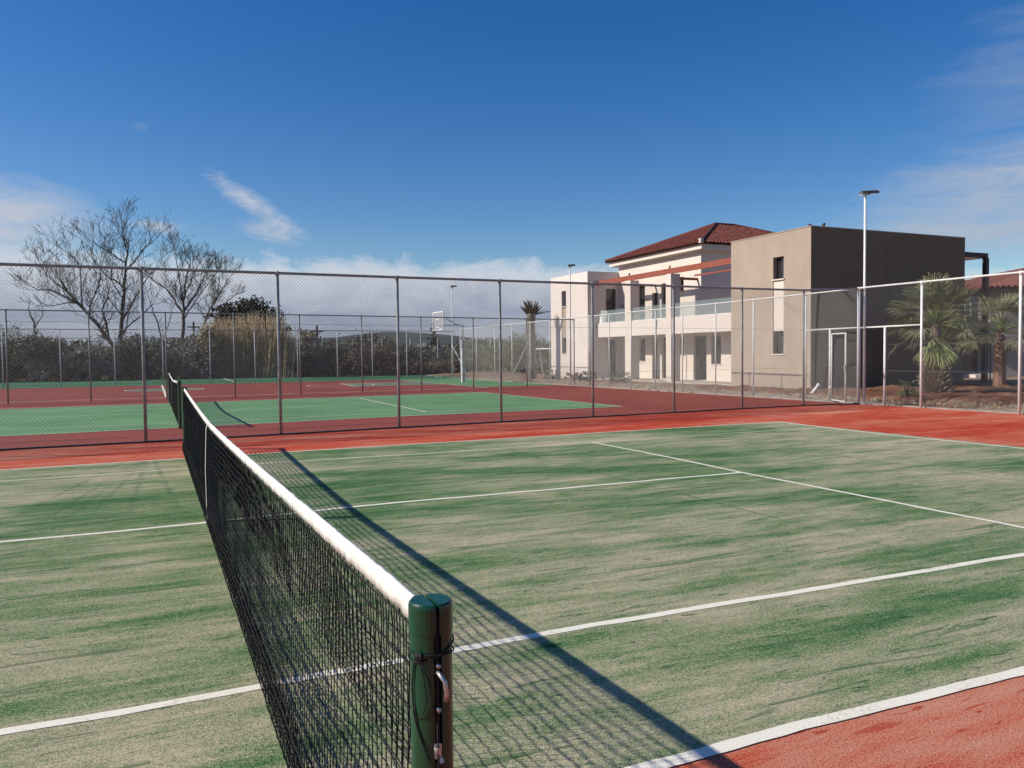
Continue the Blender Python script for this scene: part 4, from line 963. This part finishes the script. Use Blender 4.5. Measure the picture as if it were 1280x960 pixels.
shrub('cane_clump', 'small pale cane clump showing over the dip in the thicket', 'canes', (b.x, b.y, 0), [(0, 0, 3.2, .8, .8, 1.0)], CANE, 900, .14, 89)
# utility poles
for px, py, d, lab in ((397, 407, 90, 'thin wooden utility pole with a short crossarm over the dip in the thicket'), (401, 420, 130, 'shorter, more distant utility pole right beside the thin wooden one'), (243, 402, 100, 'thin utility pole with crossarm left of the dry canes'), (173, 418, 120, 'thin utility pole just right of the forked bare tree')):
    b = far_point(px, 450, d); tp = far_point(px, py, d); t = thing('utility_pole', lab, 'utility pole', (b.x, b.y, 0), 'utility poles beyond the thicket')
    m = MB(); m.tube([(0, 0, 0), (0, 0, tp.z)], .12, 6); m.build('pole', BARKD, t); m = MB(); m.box(-.7, -.06, tp.z-.7, .7, .06, tp.z-.55); m.build('crossarm', BARKD, t)
# trimmed palm
b = far_point(664, 450, 50); t = thing('trimmed_palm', 'tall thick palm trunk with a small cropped tuft, left of the pale block', 'palm', (b.x, b.y, 0)); R = random.Random(15)
zt = far_point(664, 392, 50).z
m = MB(); pts = []; rs = []
for k in range(15):
    f = k/14; pts.append((.03*math.sin(k), 0, f*zt)); rs.append((.30-.03*f)*(1+.05*(k % 2)))
m.tube(pts, rs, 12); m.build('trunk', simple('grey_palm_trunk', (.17, .145, .125), .95, 0, .3, 6, .5), t)
cr = MB()
def frond(mb, base, a, el, L, w=.10, leafl=.25, n=9):
    d = Vector((math.cos(a)*math.cos(el), math.sin(a)*math.cos(el), math.sin(el))); sd = Vector((-math.sin(a), math.cos(a), 0)); p = Vector(base); pts = [p]
    for k in range(5): d = (d-Vector((0, 0, .10))).normalized(); p = p+d*(L/5); pts.append(p.copy())
    mb.tube(pts, [.03, .025, .02, .015, .01, .006], 4)
    for k in range(n):
        f = .35+.65*k/n; i = min(4, int(f*5)); q = pts[i].lerp(pts[i+1], f*5-i)
        for sg in (-1, 1): mb.poly([q, q+sd*sg*leafl*.5+d*leafl*.3+Vector((0, 0, .02)), q+sd*sg*leafl+d*leafl*.8])
for k in range(34):
    a = R.uniform(0, 2*PI); e_ = R.uniform(.75, 1.5); d = Vector((math.cos(a)*math.cos(e_), math.sin(a)*math.cos(e_), math.sin(e_))); q = Vector((0, 0, zt-.25)); l = R.uniform(.7, 1.15)
    cr.tube([q, q+d*l*.6, q+d*l], [.07, .06, .02], 5); s_ = Vector((-math.sin(a), math.cos(a), 0))
    for u in range(10):
        p = q+d*l*(.5+.05*u)
        for sg in (-1, 1): cr.poly([p, p+s_*sg*.05+d*.10, p+s_*sg*.13+d*.24])
for k in range(4): frond(cr, (.15, 0, zt-.15), R.uniform(-.9, -.1), R.uniform(.45, .75), R.uniform(.9, 1.25), leafl=.2)
cr.build('crown', simple('palm_stub_leaf', (.085, .06, .04), .9, 0, .5, 5), t)
# fan palms
def fan(mb, pt, hub, dirv, size, R, nleaf=26, spread=2.6, droop=.35):
    nleaf = int(nleaf*.85)
    dirv = dirv.normalized(); side = dirv.cross(Vector((0, 0, 1)));
    if side.length < .1: side = Vector((1, 0, 0))
    side.normalize(); nrm = side.cross(dirv).normalized(); tilt = R.uniform(-.5, .5); side = (side*math.cos(tilt)+nrm*math.sin(tilt)).normalized(); nrm = side.cross(dirv)
    for k in range(nleaf):
        a = -spread/2+spread*k/(nleaf-1)+R.uniform(-.03, .03); d = dirv*math.cos(a)+side*math.sin(a); l = size*(.72+.28*math.cos(a))*R.uniform(.88, 1.08); w = side*math.cos(a)-dirv*math.sin(a)
        ww = w*(l*.017); d = (d+nrm*R.uniform(-.16, .16)).normalized(); p0 = hub; p1 = hub+d*l*.5+nrm*(.03*size*(1 if k % 2 else -1)); p2 = hub+d*l*.8-Vector((0, 0, droop*l*.12)); p3 = hub+d*l*.98-Vector((0, 0, droop*l*(.25+.3*R.random())))
        i = len(mb.v); mb.v += [tuple(p0-ww*.15), tuple(p0+ww*.15), tuple(p1+ww*1.1), tuple(p1-ww*1.1), tuple(p2+ww*.7), tuple(p2-ww*.7), tuple(p3)]
        mb.f += [(i, i+1, i+2, i+3), (i+3, i+2, i+4, i+5), (i+5, i+4, i+6)]
def fan_palm(label, base, zc, R0, nfan, seed, trunk='boot', scale=1.0, zlow=None, group='green fan palms behind the side fence', yellow=1):
    R = random.Random(seed); t = thing('fan_palm', label, 'palm', tuple(base), group); a_ = MB(); pe = MB(); ye = MB()
    top = Vector((0, 0, zc))
    for k in range(nfan):
        az = 2.399*k+R.uniform(-.2, .2); el = 1.42-1.75*(k/nfan)**1.0+R.uniform(-.2, .2)
        if yellow and el < .15 and abs((az+2.4+PI) % (2*PI)-PI) < .55: continue
        d = Vector((math.cos(az)*math.cos(el), math.sin(az)*math.cos(el), math.sin(el))); L = R0*R.uniform(.48, .66); p1 = top+d*L*.5; p2 = top+d*L-Vector((0, 0, .06*L)); pe.tube([top+d*.08, p1, p2], [.022, .015, .010], 4)
        fd = (d+Vector((0, 0, -.22))).normalized(); fan(a_, None, p2, fd, R0*R.uniform(.36, .50), R, 30, 2.7+R.uniform(-.3, .4), .3+.3*(el < 0))
    a_.build('fan_leaves', PALM, t); pe.build('leaf_stalks', GREENB, t)
    if yellow:
        for az in (-2.5, -2.2):
            d = Vector((math.cos(az)*.75, math.sin(az)*.75, -.55)); p2 = top+d*.85; fan(ye, None, p2, (d*.35+Vector((0, 0, -.8))), R0*.62, R, 30, 1.5, .15)
        ye.build('drooping_fan', PALMY, t)
    if trunk == 'boot':
        b = MB()
        b.tube([(0, 0, 0), (0, 0, zc*.5), (0, 0, zc)], [.38, .28, .14], 10)
        b.build('trunk', PTRUNK, t); b = MB()
        for k in range(150):
            az = 2.399*k; f = k/150; z = .05+f*(zc*.58); r = .40-.14*f; c, s_ = math.cos(az), math.sin(az); l = R.uniform(.16, .30)
            p = Vector((c*r, s_*r, z)); o = Vector((c, s_, .75)).normalized()*l; w = Vector((-s_, c, 0))*.07; q = Vector((c, s_, 0))*.03
            i = len(b.v); b.v += [tuple(p-w*1.3), tuple(p+w*1.3), tuple(p+o+w), tuple(p+o-w), tuple(p-w+Vector((0, 0, .05))), tuple(p+w+Vector((0, 0, .05))), tuple(p+o+w-q), tuple(p+o-w-q)]
            b.f += [(i, i+1, i+2, i+3), (i+4, i+7, i+6, i+5), (i+3, i+2, i+6, i+7), (i, i+3, i+7, i+4), (i+1, i+5, i+6, i+2)]
        b.build('leaf_boots', PALMD, t)
    else:
        b = MB(); b.tube([(0, 0, 0), (.02, 0, zc*.5), (0, 0, zc)], [.24, .2, .16], 10); b.build('trunk', PTRUNKR, t)
        b = MB()
        for k in range(60):
            az = 2.399*k; z = zc*.45+zc*.45*k/60; c, s_ = math.cos(az), math.sin(az); p = Vector((c*.2, s_*.2, z)); o = Vector((c, s_, .3)).normalized()*.28; w = Vector((-s_, c, 0))*.05; b.poly([p-w, p+w, p+o])
        b.build('leaf_boots', PTRUNKR, t)
    return t
fan_palm('nearest fan palm, its shaggy stump and yellow drooping leaf before the dark wall', (23.55, 10.55, .05), 2.42, 1.78, 70, 61)
fan_palm('fan palm with a smooth reddish trunk, between the brown pergola post and the fence post', (29.5, 12.35, .05), 2.2, 1.75, 44, 62, 'smooth', yellow=0)
fan_palm('fan palm cut by the right edge, lower and greyer', (29.0, 9.9, .05), 2.0, 1.8, 30, 63, 'smooth', yellow=0)
fan_palm('small fan palm standing behind the nearest one, left of the pergola post', (28.0, 13.6, .05), 1.9, 1.7, 26, 64, 'smooth', yellow=0)
# dark low bush at right edge and cut fronds on the soil
shrub('low_bush', 'low dark bush on the dirt near the right edge', 'shrub', (26.6, 8.35, 0), [(0, 0, .35, .7, .6, .35), (.8, -.3, .3, .6, .5, .3)], DARKG, 1800, .05, 91)
shrub('low_bush', 'small green weed bush just inside the fence beside the open doorway', 'shrub', (20.5, 9.1, .05), [(0, 0, .16, .32, .3, .14)], GREENB, 700, .03, 92)
t = thing('cut_fronds', 'pile of dry grey cut palm fronds lying on the dirt right of the nearest palm', 'palm fronds', (25.4, 9.5, .1)); m = MB(); R = random.Random(8)
for k in range(16):
    a = R.uniform(-.9, .5); p = Vector((R.uniform(-1.2, 1.6), R.uniform(-.8, .8), R.uniform(0, .2))); d = Vector((math.cos(a), math.sin(a), .05)); m.tube([p, p+d*.6], [.02, .012], 4); fan(m, None, p+d*.6, d, .8, R, 16, 1.9, .1)
m.build('frond_heap', simple('dead_frond', (.30, .27, .23), .95, 0, .4, 5), t)
# low weeds at the foot of the pale block
R = random.Random(19)
for i, (x, y, h_) in enumerate(((21.6, 30.6, .35), (22.1, 33.0, .4), (21.9, 35.4, .35), (22.0, 28.2, .3))):
    shrub('foundation_weed', ['low weed patch before the pale block wall, second of four', 'low weed patch before the pale block wall, third of four', 'low weed patch at the far corner of the pale block', 'low weed patch nearest the balcony side of the pale block'][i], 'weeds', (x, y, 0), [(0, 0, .15, .6, 1.1, h_*.5)], OLIVE, 700, .06, 300+i, 'weeds at the foot of the villa')

# ------------------------------------------------------------------ sky and sun
EL = math.radians(33.4); AZ = math.atan2(-.955, .296)
SV = Vector((math.sin(AZ)*math.cos(EL), math.cos(AZ)*math.cos(EL), math.sin(EL)))
sl = bpy.data.lights.new('sun', 'SUN'); sl.energy = 5.0; sl.angle = math.radians(.5); sl.color = (1, .925, .80)
so = bpy.data.objects.new('sun', sl); COL.objects.link(so); so.rotation_euler = SV.to_track_quat('Z', 'Y').to_euler()
W = bpy.data.worlds.new('World'); scene.world = W; W.use_nodes = True; nt = W.node_tree; N = nt.nodes; LK = nt.links
bg = N['Background']; bg.inputs[1].default_value = .086
sky = N.new('ShaderNodeTexSky'); sky.sky_type = 'NISHITA'; sky.sun_disc = False; sky.sun_elevation = EL; sky.sun_rotation = AZ % (2*PI); sky.altitude = 0; sky.air_density = 1.0; sky.dust_density = .4; sky.ozone_density = 2.5
class WT(NT):
    def __init__(s): s.t = nt; s.n = N; s.l = LK
w = WT()
hs = w.new('ShaderNodeHueSaturation'); hs.inputs['Hue'].default_value = .512; hs.inputs['Saturation'].default_value = 1.42; hs.inputs['Value'].default_value = 1.15; w.lk(sky.outputs[0], hs.inputs['Color'])
tc = w.new('ShaderNodeTexCoord'); sx = w.new('ShaderNodeSeparateXYZ'); w.lk(tc.outputs['Generated'], sx.inputs[0])
az = w.math('ARCTAN2', sx.outputs[0], sx.outputs[1]); el = w.math('ARCSINE', sx.outputs[2])
def vec(ax, ex, ox=0):
    c = w.new('ShaderNodeCombineXYZ'); w.lk(w.math('MULTIPLY', az, ax), c.inputs[0]); w.lk(w.math('MULTIPLY', el, ex), c.inputs[1]); c.inputs[2].default_value = ox; return c.outputs[0]
def blob(a0, e0, wa, we, tilt=0.0):
    da = w.math('SUBTRACT', az, a0); de = w.math('SUBTRACT', w.math('SUBTRACT', el, e0), w.math('MULTIPLY', da, tilt))
    x = w.math('POWER', w.math('ABSOLUTE', w.math('MULTIPLY', da, 1/wa)), 2); y = w.math('POWER', w.math('ABSOLUTE', w.math('MULTIPLY', de, 1/we)), 2)
    return w.math('EXPONENT', w.math('MULTIPLY', w.math('ADD', x, y), -1))
def pa(px): return YAW+math.atan((px-640)/F)
def pe_(py): return (446-py)/F
# low grey-blue cloud bank with a brighter upper rim
n1 = w.noise(vec(16, 22, 1), 1.0, 7, .68, .5); n2 = w.noise(vec(9, 40, 4), 1.0, 6, .6, .6)
top = w.math('ADD', w.math('MULTIPLY', w.math('SUBTRACT', n1, .5), .075), pe_(325))
# the bank thins out towards the right of the view
top = w.math('SUBTRACT', top, w.math('MULTIPLY', w.math('MAXIMUM', w.math('SUBTRACT', az, .40), 0), .05))
edge = w.math('SUBTRACT', top, el)
bank = w.ramp(edge, [(0, (0, 0, 0)), (.022, (1, 1, 1))]); rim = w.ramp(edge, [(0, (1, 1, 1)), (.028, (.6, .6, .6)), (.07, (0, 0, 0))])
ccol = w.mix(rim, w.mix(w.ramp(n2, bwr(.35, .7)), (3.1, 3.6, 5.0), (4.5, 4.9, 6.2)), (7.8, 8.0, 8.5))
col = w.mix(w.math('MULTIPLY', bank, .88), hs.outputs[0], ccol)
# thin wisps
def wisp(bl, vv, seed, lo, hi, amt, c):
    global col
    n = w.noise(vv, 1.0, 7, .62, 1.2); f = w.ramp(w.math('MULTIPLY', n, w.math('ADD', bl, .0)), bwr(lo, hi)); col = w.mix(w.math('MULTIPLY', f, amt), col, c)
wisp(blob(pa(322), pe_(266), .062, .017, -.58), vec(34, 80, 2), 1, .18, .62, .75, (6.2, 6.5, 7.1))
wisp(blob(pa(345), pe_(297), .05, .016, -.15), vec(30, 90, 5), 1, .2, .62, .65, (6.0, 6.3, 6.9))
wisp(blob(pa(5), pe_(302), .10, .045, 0), vec(10, 30, 3), 1, .12, .5, .8, (5.8, 6.0, 6.6))
wisp(blob(pa(200), pe_(297), .035, .010, 0), vec(20, 60, 7), 1, .2, .6, .7, (5.8, 6.1, 6.6))
wisp(blob(pa(183), pe_(190), .012, .008, 0), vec(40, 80, 8), 1, .25, .8, .3, (5.0, 5.4, 6.2))
wisp(blob(pa(1290), pe_(262), .20, .045, .14), vec(9, 50, 9), 1, .16, .6, .7, (4.8, 5.2, 6.0))
wisp(blob(pa(1320), pe_(150), .16, .10, .3), vec(6, 40, 11), 1, .25, .7, .4, (3.6, 4.2, 5.4))
wisp(blob(pa(1300), pe_(315), .24, .040, .0), vec(8, 30, 13), 1, .16, .55, .8, (4.6, 5.0, 5.9))
LK.new(col, bg.inputs[0])
# ------------------------------------------------------------------ output
scene.view_settings.view_transform = 'Standard'; scene.view_settings.look = 'None'; scene.view_settings.exposure = .16; scene.view_settings.gamma = 1
scene.render.engine = 'CYCLES'; scene.cycles.max_bounces = 6; scene.cycles.transparent_max_bounces = 8; scene.cycles.use_denoising = True
